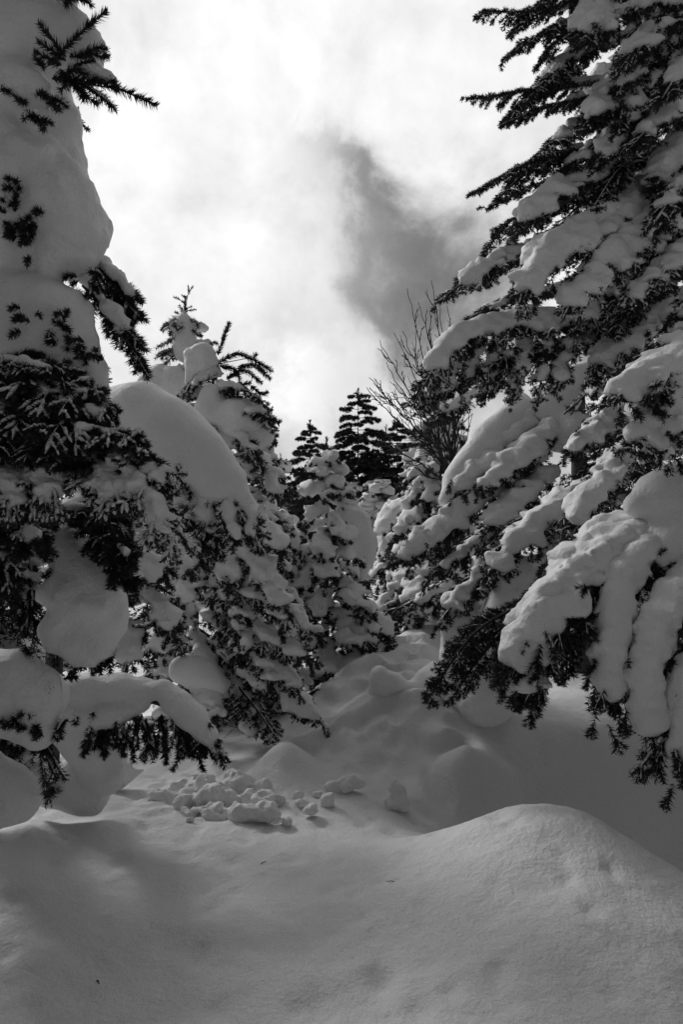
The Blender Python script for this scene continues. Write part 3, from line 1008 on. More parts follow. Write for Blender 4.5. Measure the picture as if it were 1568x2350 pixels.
tc_ = conifer('fir_tree', 'fir with a lone upright shoot on the skyline of the left slope', 600, 5.2, 1000, 0.5, 46, 1, 0.042, jit=0.6, dens=450, seed=41, droop=0.55, cov=1.0, sp=0.1, sub=2,
              rise=0.15, hang=0.7, frost=0.3)
lb = Limb(tc_, 5.2, name='leader')
lb.pshoot([(588, 1025, 5.2), (605, 985, 5.2), (627, 932, 5.2)], 0, 0.6)
lb.pshoot([(598, 1000, 5.2), (620, 1008, 5.15), (637, 1022, 5.1)], 0.8)
lb.pshoot([(600, 960, 5.2), (622, 962, 5.15), (640, 975, 5.1)], 0.8)
lb.pshoot([(604, 975, 5.2), (622, 975, 5.15), (630, 985, 5.1)], 0.8)
lb.done()

for P in ([(592, 1000, 5.2), (612, 1000, 5.1), (636, 1018, 5.05)], [(600, 1040, 5.2), (625, 1055, 5.05), (648, 1085, 5.0)], [(600, 1080, 5.2), (630, 1100, 5.05), (655, 1140, 5.0)], [(594, 960, 5.2), (615, 958, 5.12), (632, 970, 5.08)],
          [(560, 930, 5.3), (590, 925, 5.2), (615, 945, 5.15)], [(590, 1010, 5.2), (565, 1030, 5.1), (550, 1055, 5.05)]):
    lb = Limb(tc_, 5.0, df=1.6)
    lb.pspray(P, 0.09, snow=0.02, cov=0.5, hang=0.4, sp=0.06, sub=1, frost=0.4, face=0.2, bare=0.3, clad=0.8, fringe=0)
    lb.done()

gh = thing('snowy_fir', 'fir buried in smooth upright snow plumes behind the left slope branches', 'tree', (gx(640, 6.0), 6.0, gz(gx(640, 6.0), 6.0) - 0.1))
trunk(gh, [np.array(gh.location), at(625, 1150, 6.0)], 0.05, 0.02)
lump(gh, [(600, 1150, 5.7, 34), (612, 1220, 5.65, 42), (620, 1300, 5.6, 40), (630, 1380, 5.6, 34)], noise=0.15)
lump(gh, [(650, 1185, 5.8, 22), (660, 1240, 5.8, 27), (664, 1310, 5.75, 24), (668, 1370, 5.7, 18)], noise=0.15)

# ------------------------------------------------------------------ bowed fir carrying the big dome
bf = thing('bowed_fir', 'fir bowed over under one great smooth dome of snow', 'tree', (gx(120, 3.7), 3.7, gz(gx(120, 3.7), 3.7) - 0.1))
trunk(bf, [np.array(bf.location), at(140, 1300, 3.65), at(200, 1050, 3.6), at(310, 980, 3.5), at(420, 1030, 3.45), at(520, 1110, 3.4), at(590, 1190, 3.35)], 0.05, 0.008)
lump(bf, [[(255, 945, 3.5, 52), (320, 955, 3.45, 72), (390, 1000, 3.4, 78), (455, 1052, 3.38, 66), (515, 1110, 3.36, 46), (560, 1165, 3.35, 24), (580, 1200, 3.33, 10)],
          [(300, 1000, 3.4, 50), (400, 1070, 3.35, 45), (480, 1125, 3.32, 30)]], noise=0.12, nscale=5, k=0.07, name='snow_dome', big=0.011)
lb = Limb(bf, 3.3, df=1.4)
for px, py in ((300, 1020), (345, 1040), (390, 1075), (430, 1100), (475, 1140), (515, 1160), (330, 1065), (450, 1135), (545, 1180), (560, 1200)):
    lb.patch(px, py, 3.3, 3, 0.02, 0.08, frost=0.5, dirn=(0.2, -0.6, -0.9))
lb.done()
for P, w in [([(350, 1010, 3.5), (370, 1060, 3.38), (380, 1120, 3.3)], 0.1), ([(410, 1040, 3.5), (420, 1090, 3.36), (410, 1170, 3.3)], 0.1), ([(470, 1080, 3.45), (470, 1140, 3.3), (465, 1210, 3.28)], 0.12),
             ([(520, 1110, 3.4), (530, 1160, 3.28), (540, 1230, 3.25)], 0.11), ([(560, 1150, 3.4), (575, 1190, 3.3), (590, 1250, 3.28)], 0.1), ([(440, 1060, 3.45), (440, 1150, 3.32), (500, 1250, 3.28)], 0.12),
             ([(330, 1000, 3.5), (330, 1080, 3.38), (345, 1140, 3.3)], 0.1), ([(500, 1180, 3.5), (470, 1230, 3.35), (480, 1280, 3.3)], 0.12), ([(400, 1170, 3.5), (440, 1210, 3.4), (470, 1250, 3.3)], 0.12)]:
    lb = Limb(bf, 3.4)
    lb.pspray(P, w, snow=0.018, cov=0.5, hang=1.0, sp=0.05, sub=2, frost=0.6, face=0.4)
    lb.done()
for P, w, sn in [([(230, 1180, 3.7), (300, 1260, 3.6), (360, 1330, 3.5)], 0.25, 0.08), ([(230, 1260, 3.7), (330, 1360, 3.6), (400, 1440, 3.5)], 0.22, 0.07),
                 ([(230, 1100, 3.7), (170, 1160, 3.5), (120, 1240, 3.4)], 0.2, 0.07), ([(230, 1350, 3.7), (270, 1440, 3.5), (300, 1520, 3.4)], 0.2, 0.06),
                 ([(230, 1180, 3.8), (330, 1230, 3.9), (420, 1300, 4.0)], 0.25, 0.09)]:
    lb = Limb(bf, 3.6)
    lb.pspray(P, w, snow=sn, cov=0.8, hang=0.5, sp=0.09, sub=2, frost=0.3, face=0.4)
    lb.done()
lump(bf, [[(320, 1210, 3.8, 40), (340, 1280, 3.8, 50), (310, 1350, 3.75, 45)], [(380, 1230, 3.9, 40), (390, 1300, 3.9, 35)]])

# ------------------------------------------------------------------ near left fir
lt = thing('fir_tree', 'near fir buried in stacked snow bulges at the left', 'tree', (gx(-60, 2.75), 2.75, gz(gx(-60, 2.75), 2.75) - 0.15))
trunk(lt, [np.array(lt.location), at(-40, 1000, 2.75), at(-20, 300, 2.75), at(0, -1300, 2.75)], 0.08, 0.03)
lump(lt, [[(-20, 100, 2.6, 105), (70, 110, 2.6, 85), (150, 95, 2.6, 68), (195, 120, 2.6, 48)], [(60, 170, 2.55, 50), (20, 190, 2.5, 40)],
          [(-20, 200, 2.5, 50), (50, 205, 2.47, 42), (100, 225, 2.45, 26)],
          [(80, 240, 2.7, 85), (125, 290, 2.7, 58), (110, 380, 2.72, 85)], [(0, 380, 2.6, 125), (60, 430, 2.58, 110), (130, 500, 2.58, 108), (140, 545, 2.58, 95)], [(20, 500, 2.6, 130), (60, 560, 2.58, 90)],
          [(150, 330, 2.75, 40), (160, 390, 2.75, 36)], [(150, 550, 2.56, 80), (110, 580, 2.55, 70)],
          [(10, 735, 2.5, 92), (80, 715, 2.5, 76), (130, 722, 2.5, 72), (165, 770, 2.5, 60), (200, 840, 2.5, 42), (220, 890, 2.5, 28)], [(40, 800, 2.45, 90), (120, 790, 2.45, 60)]],
     noise=0.6, nscale=14, k=0.04, big=0.013)
r4 = np.random.default_rng(17)
for q in range(24):
    y0 = 950 + 34 * q
    lb = Limb(lt, 2.8, seed=700 + q, df=0.55, vox=0.02)
    x1 = r4.uniform(30, 170)
    lb.pspray([(-70, y0, 2.9), (x1 * 0.4 - 20, y0 + 20, 2.85), (x1, y0 + 90, 2.8 + r4.uniform(-0.1, 0.15))], 0.14, snow=0.03 if r4.random() < 0.4 else 0.0, cov=0.5, hang=0.8, sp=0.07, sub=2, frost=0.25, face=0.3)
    lb.done()
for q in range(10):
    y0 = -60 - 130 * q
    lump(lt, [[(-40, y0, 2.7, 110), (60 - 6 * q, y0 + 20, 2.65, 90 - 4 * q), (120 - 10 * q, y0 + 70, 2.65, 50)]])
# top shoots
lb = Limb(lt, 2.5, df=1.7)
for P in ([(110, 150, 2.5), (180, 80, 2.45), (245, 25, 2.42)], [(150, 130, 2.48), (110, 80, 2.42), (88, 52, 2.4)], [(150, 140, 2.48), (110, 110, 2.42), (85, 95, 2.4)], [(140, 150, 2.48), (100, 130, 2.42), (80, 120, 2.4)],
          [(160, 130, 2.45), (205, 125, 2.42), (250, 132, 2.42)], [(170, 150, 2.45), (195, 145, 2.42), (215, 140, 2.42)], [(140, 160, 2.45), (150, 190, 2.42), (140, 210, 2.4)],
          [(100, 160, 2.48), (90, 140, 2.42), (78, 130, 2.4)], [(180, 130, 2.48), (220, 110, 2.46), (246, 115, 2.46)],
          [(120, 180, 2.45), (200, 185, 2.42), (290, 210, 2.4), (360, 243, 2.4)], [(150, 180, 2.45), (190, 215, 2.42), (225, 240, 2.4)], [(170, 185, 2.45), (230, 220, 2.42), (265, 255, 2.4)],
          [(160, 185, 2.45), (180, 200, 2.42), (190, 232, 2.42)], [(200, 190, 2.45), (240, 180, 2.44), (275, 205, 2.42)], [(150, 170, 2.45), (170, 160, 2.42), (200, 172, 2.42)]):
    lb.pshoot(P, 0.6 if RNG.random() < 0.4 else 0, 1.15)
lb.chain([(170, 155, 2.47, 14), (215, 165, 2.46, 17), (265, 185, 2.44, 9)])
lb.done()
lb = Limb(lt, 2.5, df=1.7)
for P in ([(100, -20, 2.5), (180, -5, 2.45), (212, 14, 2.45)], [(130, -10, 2.5), (160, 0, 2.46), (150, 14, 2.45)], [(150, -10, 2.5), (190, -8, 2.45), (205, 0, 2.45)]):
    lb.pshoot(P, 0, 1.1)
lb.done()
lb = Limb(lt, 2.45, df=1.7)
for P in ([(60, 220, 2.45), (90, 215, 2.4), (110, 225, 2.36)], [(30, 225, 2.45), (20, 210, 2.4), (5, 205, 2.36)], [(60, 230, 2.45), (50, 235, 2.4), (30, 218, 2.36)], [(90, 240, 2.45), (130, 230, 2.42), (152, 245, 2.4)],
          [(70, 270, 2.45), (95, 275, 2.4), (118, 285, 2.38)], [(80, 270, 2.45), (65, 262, 2.4), (55, 275, 2.38)], [(80, 275, 2.45), (100, 285, 2.42), (95, 300, 2.4)], [(100, 230, 2.45), (130, 245, 2.4), (135, 255, 2.38)]):
    lb.pshoot(P, 0.7 if RNG.random() < 0.4 else 0, 1.0)
lb.patch(40, 430, 2.42, 5, 0.02, 0.05)
lb.patch(20, 500, 2.42, 7, 0.03, 0.06)
lb.patch(80, 505, 2.42, 8, 0.03, 0.07)
lb.patch(50, 555, 2.42, 8, 0.03, 0.06, frost=0)
lb.patch(65, 710, 2.33, 3, 0.015, 0.05, frost=0)
lb.patch(60, 745, 2.33, 3, 0.015, 0.05, frost=0)
for px, py, n in ((15, 640, 7), (50, 630, 6), (190, 655, 6), (215, 650, 7), (5, 560, 5), (110, 1215, 6), (60, 1200, 6)):
    lb.patch(px, py, 2.52, n, 0.025, 0.06, frost=0.4)
lb.patch(150, 790, 2.38, 10, 0.045, 0.06)
lb.patch(200, 805, 2.4, 9, 0.03, 0.06)
lb.done()
# right hand drooping twigs
for P, chain in [([(205, 600, 2.72), (275, 655, 2.66), (322, 692, 2.62)], [(225, 598, 2.72, 18), (270, 640, 2.67, 17), (305, 674, 2.63, 8)]),
                 ([(225, 650, 2.7), (285, 695, 2.64), (322, 735, 2.6)], []),
                 ([(190, 655, 2.62), (265, 735, 2.56), (336, 806, 2.5)], [(200, 645, 2.62, 22), (250, 705, 2.57, 22), (300, 762, 2.53, 11)]),
                 ([(225, 700, 2.62), (290, 785, 2.56), (340, 868, 2.5)], [(262, 735, 2.58, 12), (295, 780, 2.56, 8)]),
                 ([(250, 630, 2.8), (285, 700, 2.75), (300, 755, 2.72)], [(255, 620, 2.8, 18), (285, 690, 2.75, 16), (296, 735, 2.73, 10)])]:
    lb = Limb(lt, 2.6, df=1.7)
    A = catmull([at(*c) for c in P], 12)
    lb.wood.append((A, 0.007, 0.003))
    lb.shoot(A[2:], 0.4, 0.004, 1.35)
    rr_ = np.random.default_rng(int(P[0][0] + P[-1][1]))
    for i_ in range(1, 10):
        tdir = norm(A[min(i_ + 1, 11)] - A[i_])
        for sg in (-1, 1):
            e = norm(tdir * 0.8 + sg * norm(np.cross(tdir, np.array([0, -0.7, 0.7]))) * 0.6 + np.array([0, 0, -0.15]) + rr_.normal(0, 0.12, 3))
            L = rr_.uniform(0.05, 0.11) * (1.15 - i_ / 14)
            lb.shoot(np.array([A[i_], A[i_] + e * L * 0.5, A[i_] + norm(e + np.array([0, 0, -0.35])) * L]), 0.5 if rr_.random() < 0.3 else 0, 0.004, 1.2)
    if chain:
        lb.chain(chain)
    lb.done()
# dark speckled sprays in front
for P, w, sn, fr in [([(-60, 830, 2.4), (80, 870, 2.25), (240, 960, 2.15)], 0.2, 0.014, 0.6), ([(-60, 900, 2.35), (120, 960, 2.15), (300, 1010, 2.05)], 0.2, 0.014, 0.6),
                     ([(-60, 980, 2.3), (60, 1000, 2.15), (180, 1060, 2.05)], 0.2, 0.014, 0.4), ([(-60, 820, 2.4), (30, 830, 2.28), (130, 850, 2.2)], 0.16, 0.02, 0.4),
                     ([(0, 960, 2.35), (170, 1010, 2.2), (345, 1050, 2.1)], 0.12, 0.012, 0.3), ([(-60, 1050, 2.3), (20, 1070, 2.15), (90, 1120, 2.1)], 0.16, 0.012, 0.5),
                     ([(-40, 870, 2.45), (110, 910, 2.3), (220, 900, 2.2)], 0.16, 0.014, 0.6)]:
    lb = Limb(lt, 2.2, df=1.7)
    lb.pspray(P, w, snow=sn, cov=0.35, hang=0.55, sp=0.05, sub=3, frost=fr, face=0.5)
    lb.done()
# frosted hanging bough
for P, w, sn in [([(150, 1050, 2.25), (270, 1070, 2.1), (330, 1140, 2.04), (388, 1218, 2.02)], 0.07, 0.06), ([(190, 1060, 2.2), (240, 1090, 2.1), (258, 1145, 2.05)], 0.06, 0.05), ([(250, 1050, 2.15), (320, 1070, 2.1), (372, 1095, 2.06)], 0.05, 0.04),
                 ([(70, 1070, 2.2), (115, 1090, 2.1), (110, 1140, 2.05)], 0.06, 0.05), ([(-20, 1080, 2.2), (20, 1100, 2.1), (40, 1150, 2.05)], 0.06, 0.04)]:
    lb = Limb(lt, 2.2, nl=0.017, vox=0.008)
    lb.pspray(P, w, snow=sn, cov=1.2, hang=0.6, sp=0.04, sub=2, frost=1.0, face=0.7, lift=0.5, bare=-0.05)
    lb.done(noise=1.2, nscale=30)
# lower dark bough
for P, w in [([(110, 1180, 2.5), (220, 1170, 2.4), (300, 1285, 2.3)], 0.11), ([(170, 1190, 2.5), (240, 1230, 2.4), (290, 1330, 2.35)], 0.1)]:
    lb = Limb(lt, 2.4, df=1.7)
    lb.pspray(P, w, snow=0.012, cov=0.4, hang=0.8, sp=0.05, sub=2, frost=0.35, face=0.4)
    lb.done()
lump(lt, [(160, 1175, 2.6, 22), (185, 1190, 2.6, 22)])
for P, w, sn in [([(-60, 1120, 2.4), (20, 1160, 2.25), (90, 1240, 2.15)], 0.12, 0.015), ([(-60, 1180, 2.4), (-10, 1240, 2.25), (20, 1320, 2.2)], 0.12, 0.02), ([(-60, 1220, 2.5), (40, 1300, 2.5), (60, 1400, 2.5)], 0.15, 0.03)]:
    lb = Limb(lt, 2.3, df=1.7)
    lb.pspray(P, w, snow=sn, cov=0.5, hang=0.8, sp=0.05, sub=2, frost=0.5, face=0.4)
    lb.done()
lump(lt, [[(60, 1080, 2.6, 80), (20, 1180, 2.6, 90), (90, 1240, 2.58, 60)]])
# great cap
lump(lt, [[(100, 1215, 2.54, 32), (150, 1265, 2.5, 46), (200, 1325, 2.46, 58), (215, 1390, 2.43, 68), (222, 1440, 2.42, 58), (232, 1490, 2.41, 34)],
          [(170, 1330, 2.44, 52), (115, 1365, 2.42, 28), (82, 1396, 2.4, 12)], [(165, 1390, 2.4, 62), (140, 1440, 2.38, 40), (125, 1470, 2.37, 22)], [(150, 1470, 2.38, 32), (190, 1490, 2.38, 36), (240, 1500, 2.38, 26)],
          [(195, 1500, 2.37, 26), (215, 1522, 2.36, 16)], [(262, 1400, 2.43, 24), (258, 1450, 2.42, 22)], [(80, 1230, 2.58, 40), (40, 1260, 2.6, 50)]], noise=0.5, nscale=14, k=0.03, big=0.012)
lb = Limb(lt, 2.4, df=1.7)
for q in range(16):
    px = RNG.uniform(110, 260)
    py = 1490 + 25 * math.sin((px - 110) / 150 * 3.14) + RNG.uniform(-8, 8)
    lb.pshoot([(px, py - 25, 2.42), (px + RNG.uniform(-8, 8), py + 10, 2.38), (px + RNG.uniform(-15, 15), py + RNG.uniform(25, 50), 2.37)], 0.5 if RNG.random() < 0.4 else 0)
for py in (1310, 1340, 1400, 1450):
    lb.pshoot([(130, py, 2.45), (112, py + 5, 2.42), (92 + RNG.uniform(0, 10), py + 15, 2.4)], 0.4)
lb.done()
lump(lt, [[(-30, 1580, 2.3, 88), (40, 1565, 2.3, 72), (95, 1575, 2.3, 44), (118, 1615, 2.3, 24)], [(20, 1630, 2.28, 56), (70, 1650, 2.27, 38), (95, 1690, 2.27, 18)], [(100, 1590, 2.5, 60), (60, 1600, 2.4, 60)]], noise=0.4, k=0.06, big=0.022)
lump(lt, [[(-40, 1770, 2.3, 70), (20, 1790, 2.32, 42), (60, 1820, 2.34, 26)], [(-60, 1850, 2.3, 60), (20, 1850, 2.32, 36)]], noise=0.4, k=0.06, big=0.022)
lump(lt, [[(130, 1640, 2.75, 50), (190, 1700, 2.8, 60), (230, 1760, 2.85, 50)], [(160, 1780, 2.9, 40), (240, 1700, 2.95, 50)], [(120, 1820, 2.9, 40), (200, 1820, 2.95, 50)]], noise=0.4, big=0.03)
lb = Limb(lt, 2.3, df=1.7)
lb.patch(45, 1660, 2.2, 10, 0.03, 0.06, frost=0.2)
for px, py, n in ((90, 1690, 3), (125, 1560, 3), (60, 1485, 4), (150, 1660, 4), (200, 1700, 4)):
    lb.patch(px, py, 2.3, n, 0.02, 0.06, frost=0.3)
for P in ([(90, 1640, 2.3), (100, 1720, 2.3), (130, 1790, 2.28)], [(100, 1700, 2.3), (120, 1740, 2.28), (150, 1790, 2.26)], [(90, 1690, 2.32), (100, 1780, 2.3), (105, 1830, 2.3)], [(80, 1660, 2.3), (115, 1670, 2.28), (130, 1700, 2.26)]):
    lb.pshoot(P, 0.3)
lb.done()
# low arching bough
lb = Limb(lt, 2.75, df=1.7)
lb.wood.append((catmull([at(*p) for p in [(-20, 1560, 2.8), (200, 1590, 2.78), (360, 1610, 2.75), (450, 1670, 2.72), (525, 1745, 2.7)]], 20), 0.02, 0.005))
lb.chain([(120, 1600, 2.8, 60), (200, 1585, 2.78, 50), (270, 1580, 2.77, 44), (330, 1588, 2.76, 38), (352, 1592, 2.75, 24)])
lb.chain([(372, 1580, 2.74, 28), (400, 1610, 2.73, 34), (440, 1645, 2.72, 32), (475, 1685, 2.71, 24), (505, 1722, 2.7, 14), (522, 1742, 2.7, 6)])
lb.chain([(180, 1650, 2.74, 40), (250, 1640, 2.74, 40), (320, 1620, 2.74, 25)])
for q in range(46):
    f = RNG.random()
    px = 205 + 300 * f
    py = 1640 + 60 * max(0, f - 0.45) + RNG.uniform(-15, 25)
    lb.pshoot([(px, py, 2.72 + RNG.uniform(-0.04, 0.06)), (px + RNG.uniform(-10, 16), py + RNG.uniform(25, 45), 2.7), (px + RNG.uniform(-18, 26), py + RNG.uniform(55, 95), 2.68 + RNG.uniform(-0.05, 0.05))], 0.4 if RNG.random() < 0.2 else 0)
for P in ([(480, 1690, 2.7), (505, 1720, 2.69), (525, 1748, 2.68)], [(470, 1700, 2.7), (480, 1725, 2.69), (498, 1750, 2.68)], [(450, 1690, 2.7), (460, 1715, 2.69), (470, 1740, 2.68)]):
    lb.pshoot(P, 0)
lb.done(noise=0.2, k=0.03)

conifer('fir_tree', 'tall fir added unseen behind the near left fir to shade the foreground', 10, 5.0, -1000, 1.05, 60, 1, 0.05, seed=201, droop=0.7, cov=0.9, sp=0.13, sub=1, jit=0.7, power=0.6, dens=150, nl=0.035, nw=0.007, vox=0.03)  # added out of sight towards the sun, to shade the foreground
conifer('fir_tree', 'fir added outside the frame at the right to shade the mound and hollow', 2480, 1.9, -1500, 1.08, 90, 1, 0.06, seed=202, droop=0.7, cov=0.9, sp=0.14, sub=1, jit=0.7, power=0.6, skip_back=False, dens=150, nl=0.035, nw=0.006, vox=0.035)  # unseen tree, added and thickened to darken the mound and the hollow
conifer('fir_tree', 'fir added outside the frame at the left to darken the foreground', -1180, 1.6, -2300, 1.15, 110, 1, 0.06, seed=203, droop=0.7, cov=0.9, sp=0.14, sub=1, jit=0.7, power=0.6, skip_back=False, dens=150, nl=0.035, nw=0.006, vox=0.035)  # unseen tree, added to keep sky light off the near snow

